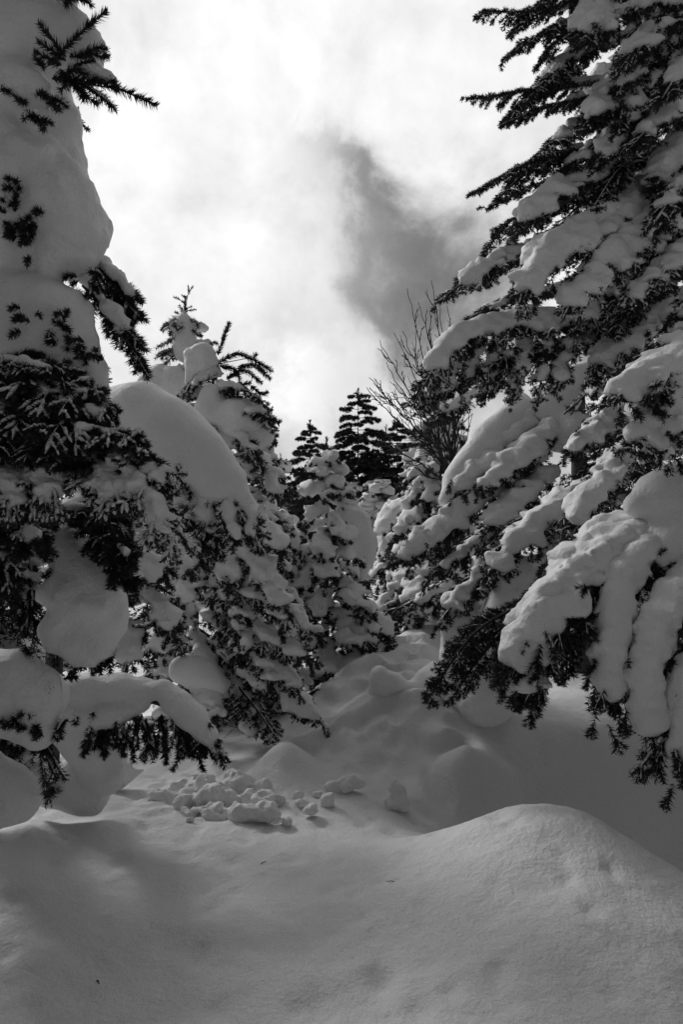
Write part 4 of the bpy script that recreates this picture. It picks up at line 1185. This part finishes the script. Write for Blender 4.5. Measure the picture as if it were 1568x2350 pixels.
# ------------------------------------------------------------------ near right fir
rx, rd = gx(1640, 4.5), 4.5
rt = thing('fir_tree', 'tall near fir at the right with layer on layer of drooping snowy boughs', 'tree', (rx, rd, gz(rx, rd) - 0.2))
trunk(rt, [np.array(rt.location), at(1640, 1000, 4.5), at(1650, 300, 4.5), at(1660, -900, 4.5)], 0.16, 0.06)
RB = [
    # points, half width, snow, cover, hang, frost, bare, face
    ([(1420, -40, 4.3), (1260, 20, 4.05), (1100, 28, 3.9)], 0.13, 0.02, 0.4, 0.5, 0.3, 0.5, 0.2),
    ([(1380, 20, 4.3), (1270, 60, 4.1), (1165, 130, 3.95)], 0.14, 0.015, 0.4, 0.5, 0.3, 0.5, 0.3),
    ([(1400, 0, 4.2), (1300, 70, 4.0), (1240, 150, 3.9)], 0.13, 0.02, 0.5, 0.5, 0.3, 0.4, 0.3),
    ([(1600, -40, 4.2), (1440, 20, 3.95), (1330, 110, 3.8)], 0.2, 0.045, 0.7, 0.6, 0.4, 0.15, 0.4),
    ([(1640, 20, 4.2), (1510, 60, 3.9), (1425, 160, 3.7)], 0.2, 0.045, 0.7, 0.6, 0.4, 0.15, 0.4),
    ([(1680, 80, 4.1), (1590, 130, 3.8), (1520, 230, 3.6)], 0.18, 0.05, 0.7, 0.6, 0.4, 0.15, 0.4),
    ([(1430, 80, 4.35), (1310, 130, 4.15), (1225, 215, 4.0)], 0.2, 0.04, 0.7, 0.9, 0.4, 0.2, 0.3),
    ([(1430, 240, 4.35), (1320, 290, 4.15), (1235, 360, 4.0)], 0.2, 0.04, 0.7, 0.9, 0.4, 0.2, 0.3),
    ([(1420, 420, 4.35), (1280, 465, 4.15), (1180, 545, 4.0)], 0.2, 0.03, 0.6, 0.9, 0.4, 0.2, 0.3),
    ([(1400, 540, 4.35), (1240, 560, 4.15), (1120, 640, 4.0)], 0.2, 0.05, 0.7, 0.9, 0.4, 0.2, 0.3),
    ([(1350, -60, 4.2), (1250, 0, 4.05), (1180, 70, 3.95)], 0.16, 0.02, 0.5, 0.9, 0.3, 0.4, 0.3),
    ([(1350, 150, 4.3), (1230, 215, 4.1), (1165, 270, 3.98)], 0.15, 0.02, 0.5, 0.9, 0.3, 0.4, 0.3),
    ([(1350, 330, 4.3), (1220, 390, 4.1), (1140, 460, 3.98)], 0.15, 0.02, 0.5, 0.9, 0.3, 0.4, 0.3),
    ([(1420, 185, 4.3), (1250, 203, 4.1), (1070, 228, 3.95)], 0.12, 0.028, 0.5, 0.5, 0.3, 0.35, 0.2),
    ([(1400, 220, 4.25), (1270, 240, 4.05), (1160, 285, 3.95)], 0.14, 0.015, 0.4, 0.5, 0.3, 0.5, 0.3),
    ([(1560, 150, 4.3), (1430, 180, 4.05), (1350, 290, 3.85)], 0.2, 0.06, 0.7, 0.6, 0.3, 0.1, 0.4),
    ([(1640, 200, 4.2), (1540, 250, 3.9), (1440, 350, 3.7)], 0.2, 0.055, 0.7, 0.6, 0.4, 0.15, 0.4),
    ([(1420, 330, 4.3), (1250, 360, 4.1), (1075, 448, 3.95)], 0.15, 0.022, 0.45, 0.6, 0.25, 0.5, 0.3),
    ([(1380, 390, 4.35), (1240, 420, 4.2), (1115, 480, 4.1)], 0.12, 0.03, 0.4, 0.5, 0.2, 0.5, 0.3),
    ([(1500, 300, 4.3), (1400, 320, 4.1), (1290, 390, 3.95)], 0.2, 0.06, 0.7, 0.6, 0.2, 0.1, 0.4),
    ([(1460, 395, 4.3), (1300, 425, 4.0), (1180, 530, 3.85)], 0.22, 0.075, 0.8, 0.6, 0.2, 0.05, 0.4),
    ([(1300, 480, 4.5), (1180, 500, 4.3), (1105, 595, 4.2)], 0.13, 0.0, 0.4, 0.6, 0.1, 0.5, 0.3),
    ([(1640, 330, 4.2), (1580, 400, 3.8), (1500, 520, 3.6)], 0.2, 0.05, 0.7, 0.7, 0.5, 0.15, 0.5),
    ([(1560, 460, 4.2), (1380, 500, 3.9), (1255, 590, 3.7), (1200, 700, 3.6)], 0.27, 0.085, 1.2, 0.75, 0.4, 0.03, 0.6),
    ([(1560, 470, 4.15), (1460, 530, 3.85), (1340, 650, 3.65), (1290, 740, 3.6)], 0.2, 0.075, 1.1, 0.75, 0.5, 0.05, 0.6),
    ([(1300, 560, 4.3), (1140, 600, 4.05), (1005, 695, 3.9)], 0.19, 0.05, 0.65, 0.65, 0.4, 0.15, 0.4),
    ([(1330, 660, 4.3), (1160, 690, 4.05), (1020, 780, 3.9)], 0.19, 0.02, 0.5, 0.7, 0.3, 0.3, 0.4),
    ([(1600, 560, 4.0), (1520, 610, 3.75), (1430, 700, 3.6)], 0.18, 0.055, 0.7, 0.75, 0.6, 0.1, 0.5),
    ([(1680, 600, 4.0), (1620, 680, 3.7), (1560, 800, 3.5)], 0.2, 0.06, 0.7, 0.75, 0.4, 0.1, 0.5),
    ([(1440, 750, 4.3), (1200, 745, 4.0), (1045, 785, 3.8), (950, 930, 3.65)], 0.22, 0.105, 0.5, 1.4, 0.45, 0.12, 0.5),
    ([(1270, 755, 4.05), (1250, 830, 3.95), (1235, 925, 3.9)], 0.11, 0.02, 0.6, 1.3, 0.5, 0.2, 0.4),
    ([(1210, 760, 4.05), (1190, 835, 3.95), (1175, 930, 3.9)], 0.11, 0.02, 0.6, 1.3, 0.5, 0.2, 0.4),
    ([(1150, 760, 4.05), (1130, 835, 3.95), (1115, 920, 3.9)], 0.11, 0.02, 0.6, 1.3, 0.5, 0.2, 0.4),
    ([(1100, 770, 4.05), (1080, 845, 3.95), (1065, 900, 3.9)], 0.11, 0.02, 0.6, 1.3, 0.5, 0.2, 0.4),
    ([(1055, 790, 4.05), (1035, 865, 3.95), (1020, 915, 3.9)], 0.11, 0.02, 0.6, 1.3, 0.5, 0.2, 0.4),
    ([(1010, 820, 4.05), (990, 895, 3.95), (975, 930, 3.9)], 0.11, 0.02, 0.6, 1.3, 0.5, 0.2, 0.4),
    ([(1310, 770, 4.05), (1290, 845, 3.95), (1275, 900, 3.9)], 0.11, 0.02, 0.6, 1.3, 0.5, 0.2, 0.4),
    ([(1440, 780, 4.3), (1250, 790, 4.05), (1120, 840, 3.9)], 0.24, 0.02, 0.5, 1.5, 0.4, 0.1, 0.3),
    ([(1330, 780, 4.2), (1200, 820, 4.0), (1060, 880, 3.85)], 0.22, 0.0, 0.5, 1.6, 0.3, 0.1, 0.3),
    ([(1360, 1330, 3.0), (1310, 1420, 2.9), (1300, 1560, 2.85)], 0.12, 0.0, 0.5, 1.3, 0.3, 0.1, 0.3),
    ([(1440, 1350, 2.95), (1420, 1450, 2.9), (1420, 1560, 2.85)], 0.1, 0.0, 0.5, 1.3, 0.3, 0.1, 0.3),
    ([(1540, 1420, 2.8), (1500, 1500, 2.75), (1490, 1580, 2.7)], 0.1, 0.0, 0.5, 1.3, 0.3, 0.1, 0.3),
    ([(1760, 740, 3.5), (1560, 820, 3.1), (1400, 920, 2.95)], 0.24, 0.085, 1.2, 0.7, 0.5, 0.04, 0.6),
    ([(1700, 800, 3.3), (1560, 890, 3.05), (1465, 1030, 2.9)], 0.22, 0.085, 1.2, 0.7, 0.5, 0.04, 0.6),
    ([(1560, 950, 4.1), (1420, 1060, 3.7), (1290, 1240, 3.5)], 0.18, 0.065, 0.75, 0.75, 0.4, 0.05, 0.5),
    ([(1480, 880, 4.4), (1400, 960, 4.1), (1300, 1050, 3.9)], 0.18, 0.06, 0.8, 0.7, 0.2, 0.05, 0.4),
    ([(1420, 1090, 4.1), (1230, 1200, 3.75), (1110, 1340, 3.55)], 0.2, 0.075, 0.85, 0.75, 0.4, 0.04, 0.5),
    ([(1700, 1190, 3.3), (1430, 1250, 3.0), (1270, 1370, 2.85), (1150, 1570, 2.72)], 0.2, 0.098, 1.3, 0.75, 0.2, 0.02, 0.5),
    ([(1340, 1310, 2.95), (1225, 1430, 2.8), (1215, 1610, 2.72)], 0.15, 0.098, 1.25, 0.75, 0.3, 0.02, 0.6),
    ([(1600, 1210, 3.1), (1450, 1300, 2.9), (1400, 1460, 2.75), (1400, 1640, 2.66)], 0.095, 0.105, 1.2, 0.8, 0.3, 0.02, 0.6),
    ([(1640, 1280, 2.95), (1530, 1400, 2.75), (1485, 1560, 2.64), (1505, 1720, 2.55)], 0.095, 0.105, 1.2, 0.8, 0.3, 0.02, 0.6),
    ([(1720, 1350, 2.85), (1630, 1480, 2.65), (1580, 1640, 2.55), (1565, 1770, 2.5)], 0.1, 0.1, 1.2, 0.8, 0.3, 0.02, 0.6),
    ([(1280, 1350, 3.25), (1120, 1430, 3.1), (1050, 1500, 3.0), (980, 1610, 2.95)], 0.13, 0.0, 0.4, 0.6, 0.15, 0.5, 0.4),
    ([(1290, 1380, 3.25), (1160, 1450, 3.1), (1100, 1510, 3.0), (1040, 1600, 2.95)], 0.12, 0.012, 0.4, 0.7, 0.2, 0.5, 0.4),
    ([(1660, 1140, 3.4), (1500, 1190, 3.2), (1350, 1260, 3.05), (1250, 1320, 2.95)], 0.2, 0.095, 1.3, 0.7, 0.2, 0.05, 0.5),
    ([(1700, 1150, 3.6), (1680, 1400, 3.2), (1640, 1650, 2.9)], 0.3, 0.1, 0.9, 0.7, 0.2, 0.05, 0.5),
    ([(1760, 1100, 3.4), (1800, 1300, 3.0), (1800, 1600, 2.6)], 0.32, 0.1, 0.9, 0.7, 0.2, 0.05, 0.5),
    ([(1720, 900, 3.4), (1760, 1050, 2.9), (1780, 1350, 2.5)], 0.32, 0.1, 0.9, 0.7, 0.2, 0.05, 0.5),
    ([(1640, 1200, 3.9), (1500, 1400, 3.7), (1420, 1600, 3.5)], 0.3, 0.06, 0.9, 0.7, 0.2, 0.05, 0.3),
    ([(1640, 1250, 3.9), (1600, 1450, 3.6), (1560, 1680, 3.4)], 0.3, 0.06, 0.9, 0.7, 0.2, 0.05, 0.3),
]
for P, w, sn, cv, hg, fr, br, fc in RB:
    off = P[-1][0] > 1600 or P[-1][2] == 3.4
    lb = Limb(rt, P[-1][2], vox=0.03 if off else None, df=0.35 if off else 1.0)
    if P[-1][1] < 420:
        sn, cv, hg, w = sn * 0.8, cv * 0.85, hg + 0.35, w + 0.04
    near = P[-1][2] < 3.3
    lb.pspray(P, w, snow=sn, cov=cv, hang=hg, frost=fr, bare=br, face=fc, sp=0.05 if near else 0.065, sub=3 if near else 2, fringe=2 if near else 1)
    lb.done()
lump(rt, [[(1640, 1120, 3.2, 95), (1540, 1150, 3.1, 75), (1465, 1160, 3.05, 36)], [(1600, 1230, 3.0, 80), (1530, 1260, 3.0, 60), (1510, 1310, 2.95, 40)]], noise=0.2)
# shaded snow packed against the stem
lump(rt, [[(1310, 880, 4.7, 45), (1270, 950, 4.7, 45), (1310, 1000, 4.6, 50)], [(1400, 820, 4.75, 60), (1340, 860, 4.75, 50)], [(1290, 1010, 4.55, 30), (1360, 1000, 4.55, 40)]], big=0.03)
r2 = np.random.default_rng(99)
for q in range(64):
    y0 = -260 + 24 * q
    x0 = 1600 + r2.uniform(-100, 120)
    reach = r2.uniform(90, 330) * (0.8 + 0.4 * q / 64)
    d0 = 4.6
    lb = Limb(rt, 4.4, seed=500 + q, df=0.55, vox=0.03)
    a = r2.uniform(-0.5, 0.9)
    lb.pspray([(x0 + 40 * r2.normal(), y0, d0 + 0.2), (x0 - reach * 0.6, y0 + 35, d0 - 0.35 * a), (x0 - reach, y0 + 130, d0 - 0.7 * a)], 0.2,
              snow=0.05 if r2.random() < 0.35 else 0.0, cov=0.65, hang=0.7, sp=0.09, sub=2, frost=0.3, face=0.3, bare=0.1, fringe=0)
    lb.done()
for q in range(26):
    y0 = -40 + 33 * q + r2.uniform(-15, 15)
    x0 = r2.uniform(1330, 1560) if q % 2 else r2.uniform(1400, 1600)
    lb = Limb(rt, 3.8, seed=900 + q)
    lb.pspray([(x0 + 130, y0 - 50, 4.35), (x0 + 20, y0 - 10, 4.05), (x0 - 60, y0 + 100, 3.8)], r2.uniform(0.14, 0.2),
              snow=r2.uniform(0.05, 0.085) if r2.random() < 0.75 else 0.0, cov=0.95, hang=0.9, sp=0.065, sub=2, frost=0.4, face=0.5, bare=0.1, fringe=1)
    lb.done()

# second fir, behind and below it
r2x = gx(1330, 5.2)
st = thing('fir_tree', 'fir with a long straight snowy bough reaching down over the gully', 'tree', (r2x, 5.2, gz(r2x, 5.2) - 0.2))
trunk(st, [np.array(st.location), at(1330, 1100, 5.2), at(1330, 800, 5.2)], 0.09, 0.03)
SB = [
    ([(1250, 930, 4.8), (1150, 1020, 4.55), (1040, 1140, 4.4)], 0.18, 0.075, 0.85, 0.7, 0.2, 0.02, 0.5),
    ([(1290, 950, 4.7), (1200, 1040, 4.4), (1090, 1130, 4.25)], 0.18, 0.06, 0.75, 0.75, 0.5, 0.05, 0.5),
    ([(1290, 1000, 4.6), (1060, 1180, 4.4), (940, 1275, 4.3), (865, 1315, 4.25)], 0.15, 0.115, 0.6, 1.1, 0.3, 0.08, 0.4),
    ([(1250, 1100, 4.6), (1100, 1230, 4.4), (980, 1340, 4.25)], 0.2, 0.03, 0.5, 1.1, 0.4, 0.1, 0.4),
    ([(1250, 1150, 4.6), (1120, 1290, 4.4), (1000, 1440, 4.3)], 0.2, 0.04, 0.55, 1.0, 0.4, 0.1, 0.4),
    ([(1250, 1180, 4.7), (1080, 1310, 4.6), (910, 1400, 4.5)], 0.22, 0.03, 0.5, 1.0, 0.4, 0.1, 0.3),
    ([(1200, 1000, 5.0), (1100, 1080, 4.9), (1010, 1170, 4.8)], 0.18, 0.05, 0.7, 0.7, 0.3, 0.1, 0.3),
    ([(1280, 1080, 4.5), (1200, 1130, 4.3), (1120, 1220, 4.2)], 0.18, 0.06, 0.75, 0.7, 0.4, 0.05, 0.4),
    ([(1200, 860, 5.2), (1090, 900, 5.1), (990, 970, 5.0)], 0.2, 0.04, 0.6, 0.7, 0.3, 0.1, 0.3),
    ([(1300, 1180, 4.6), (1260, 1290, 4.3), (1200, 1400, 4.2)], 0.2, 0.07, 0.8, 0.7, 0.3, 0.05, 0.4),
]
for P, w, sn, cv, hg, fr, br, fc in SB:
    lb = Limb(st, P[-1][2])
    lb.pspray(P, w, snow=sn, cov=cv, hang=hg, frost=fr, bare=br, face=fc, sp=0.075, sub=3)
    lb.done()
lump(st, [[(1200, 940, 4.75, 34), (1120, 1010, 4.6, 42), (1055, 1100, 4.5, 34), (1020, 1150, 4.45, 18)], [(1190, 915, 4.8, 16), (1165, 890, 4.8, 6)]], noise=0.2)
lump(st, [[(1150, 1280, 4.5, 40), (1180, 1360, 4.4, 55), (1150, 1450, 4.3, 50), (1170, 1540, 4.2, 50)], [(1240, 1330, 4.4, 60), (1260, 1450, 4.3, 60)]])

# ------------------------------------------------------------------ bare shrub
sx_, sd_ = gx(1060, 5.6), 5.6
sh = thing('bare_shrub', 'leafless shrub with fanned dark twigs against the sky', 'shrub', (sx_, sd_, gz(sx_, sd_)))
r3 = np.random.default_rng(5)
tips = [(850, 865), (840, 890), (872, 780), (905, 765), (935, 660), (960, 690), (992, 645), (1010, 690), (925, 760), (885, 830), (900, 900), (1000, 720), (945, 800), (1030, 700), (880, 1010), (860, 880)]
for q, (tx, ty) in enumerate(tips):
    bx, by = 1050 + r3.normal(0, 14), 1150 + r3.normal(0, 15)
    if ty > 1000:
        by = 1130
    m1 = (bx + (tx - bx) * 0.35 + 12, by + (ty - by) * 0.42, 5.5)
    m2 = (bx + (tx - bx) * 0.72 + 4, by + (ty - by) * 0.74, 5.4)
    P = catmull([at(bx, by + 160, 5.6), at(bx, by, 5.6), at(*m1), at(*m2), at(tx, ty, 5.35)], 26)
    P = P + r3.normal(0, 0.006, P.shape)
    wood = [(P, 0.011, 0.0028)]
    for j in range(11):
        i0 = int(r3.uniform(9, 23))
        o = P[i0]
        dirn = norm(P[min(i0 + 3, 25)] - P[i0])
        sdv = norm(np.cross(dirn, r3.normal(size=3)))
        L = r3.uniform(0.12, 0.42) * (1.3 - i0 / 26)
        e = norm(dirn + sdv * 0.6)
        Q = np.array([o, o + e * L * 0.5, o + norm(e + UP * 0.3) * L])
        Q = catmull(Q, 7) + r3.normal(0, 0.004, (7, 3))
        wood.append((Q, 0.005, 0.0022))
        for w_ in range(2):
            o2 = Q[int(r3.uniform(2, 6))]
            e2 = norm(e + norm(np.cross(e, r3.normal(size=3))) * 0.6)
            wood.append((np.array([o2, o2 + e2 * L * 0.2, o2 + e2 * L * 0.4]), 0.003, 0.002))
    V, F = tubes(wood, 4)
    link('stem', make_mesh('stem', V - np.array(sh.location), [F]), BARK, sh)

# ------------------------------------------------------------------ snow things on the ground
snow_thing('snow_stump', 'stump-like snow pillar with a knobbed head beside the gully', 'snow stump', [[(1060, 1560, 4.4, 60), (1052, 1440, 4.4, 34), (1040, 1385, 4.4, 26)], [(1030, 1380, 4.38, 15), (1050, 1378, 4.38, 14)], [(1075, 1400, 4.45, 24), (1085, 1330, 4.5, 14), (1080, 1285, 4.5, 7)], [(1130, 1500, 4.5, 70), (1110, 1600, 4.3, 70)]])
snow_thing('snow_mushroom', 'rounded snow mushroom bulging over the path', 'snow mound', [[(872, 1556, 0, 27), (898, 1566, 0.02, 25), (945, 1590, 0.08, 26), (1000, 1570, 0.2, 50)], [(868, 1590, 0.03, 24), (905, 1605, 0.05, 24)]], on=(885, 1592), noise=0.3, big=0.012)
snow_thing('snow_heap', 'heap of broken snow chunks below the low arching bough', 'snow heap',
           [[(360 + 280 * f, 1818 + 10 * math.sin(f * 9), 0.15, 17 + 8 * math.sin(f * 17)) for f in np.linspace(0, 1, 9)],
            [(380 + 240 * f, 1858 + 6 * math.sin(f * 13), 0.0, 12 + 6 * math.sin(f * 21)) for f in np.linspace(0, 1, 8)],
            [(400 + 200 * f, 1795 + 6 * math.sin(f * 13), 0.3, 15 + 6 * math.sin(f * 21)) for f in np.linspace(0, 1, 7)],
            [(530, 1772, 0.35, 20), (560, 1784, 0.3, 16)], [(470, 1790, 0.3, 15), (430, 1800, 0.3, 13)]], noise=1.2, nscale=30, k=0.05, sink=0.03, on=(480, 1868), vox=0.009, big=0.012)
CL = 'snow clods scattered on the foreground snow'
for pts, on, lab in [
        ([(540, 1868, 0, 18), (580, 1866, 0, 20), (625, 1860, 0, 17)], (580, 1884), 'long flat clod at the front edge of the snow heap'),
        ([(752, 1836, 0, 16), (756, 1834, 0, 15)], (754, 1850), 'round clod beside the broad snow slab'),
        ([(706, 1862, 0, 13), (716, 1861, 0, 12)], (710, 1874), 'clod just below the round one'),
        ([(660, 1886, 0, 9)], (660, 1894), 'smallest clod at the end of the long flat one'),
        ([(760, 1806, 0, 14), (795, 1797, 0, 19), (826, 1790, 0, 12)], (790, 1814), 'broad snow slab standing in the middle of the snowfield'),
        ([(892, 1842, 0, 13), (915, 1838, 0, 22), (908, 1812, 0, 14), (904, 1788, 0, 8)], (908, 1854), 'pointed snow cone standing alone in the snowfield'),
        ([(496, 1858, 0, 14), (502, 1850, 0, 12)], (500, 1868), 'clod at the left end of the long flat one'),
        ([(408, 1846, 0, 13), (412, 1840, 0, 10)], (410, 1857), 'clod at the left front of the snow heap'),
        ([(680, 1828, 0, 9), (690, 1826, 0, 7)], (685, 1835), 'upper little clod right of the snow heap'),
        ([(690, 1843, 0, 8)], (690, 1850), 'lower little clod right of the snow heap'),
        ([(432, 1880, 0, 8), (440, 1879, 0, 6)], (435, 1886), 'low crumb of snow lying in front of the heap'),
        ([(735, 1820, 0, 7), (728, 1822, 0, 6)], (730, 1828), 'little crumb between the round clod and the heap'),
        ([(168, 1826, 0, 22), (160, 1836, 0, 18)], (165, 1846), 'blunt snow block at the foot of the left fir')]:
    snow_thing('snow_clod', lab, 'snow clod', pts, CL, noise=1.1, nscale=24, vox=0.009, on=on)
snow_thing('snow_shard', 'jagged shard of crust leaning at the left fir', 'snow shard', [[(235, 1808, 0, 6), (275, 1780, 0.02, 17), (300, 1748, 0.06, 7)], [(270, 1790, 0, 12), (325, 1768, 0.03, 8)]], noise=0.5, k=0.05, vox=0.009, on=(270, 1815))
for px, py, L, lab in [(225, 2255, 0.012, 'dark seed fallen on the smooth snow at the lower left'), (603, 1982, 0.025, 'thin curled twig fallen in the middle of the smooth snow'),
                       (900, 2025, 0.02, 'pale bent bud scale lying right of the curled twig')]:
    d = gd(px, py)
    c = at(px, py, d)
    ang = px * 1.7
    e = np.array([math.cos(ang), math.sin(ang), 0.1])
    V, F = tubes([(catmull([c - e * L, c + UP * 0.006, c + np.array([e[1], -e[0], 0]) * L * 0.3 + e * L], 7), 0.004 if L < 0.015 else 0.002, 0.001)], 5)
    o = link('fallen_twig', make_mesh('fallen_twig', V - c, [F]), BARK, None, c)
    o['label'] = lab
    o['category'] = 'twig'
print('TRIS needles', NTRI[0], 'snow', NTRI[1])
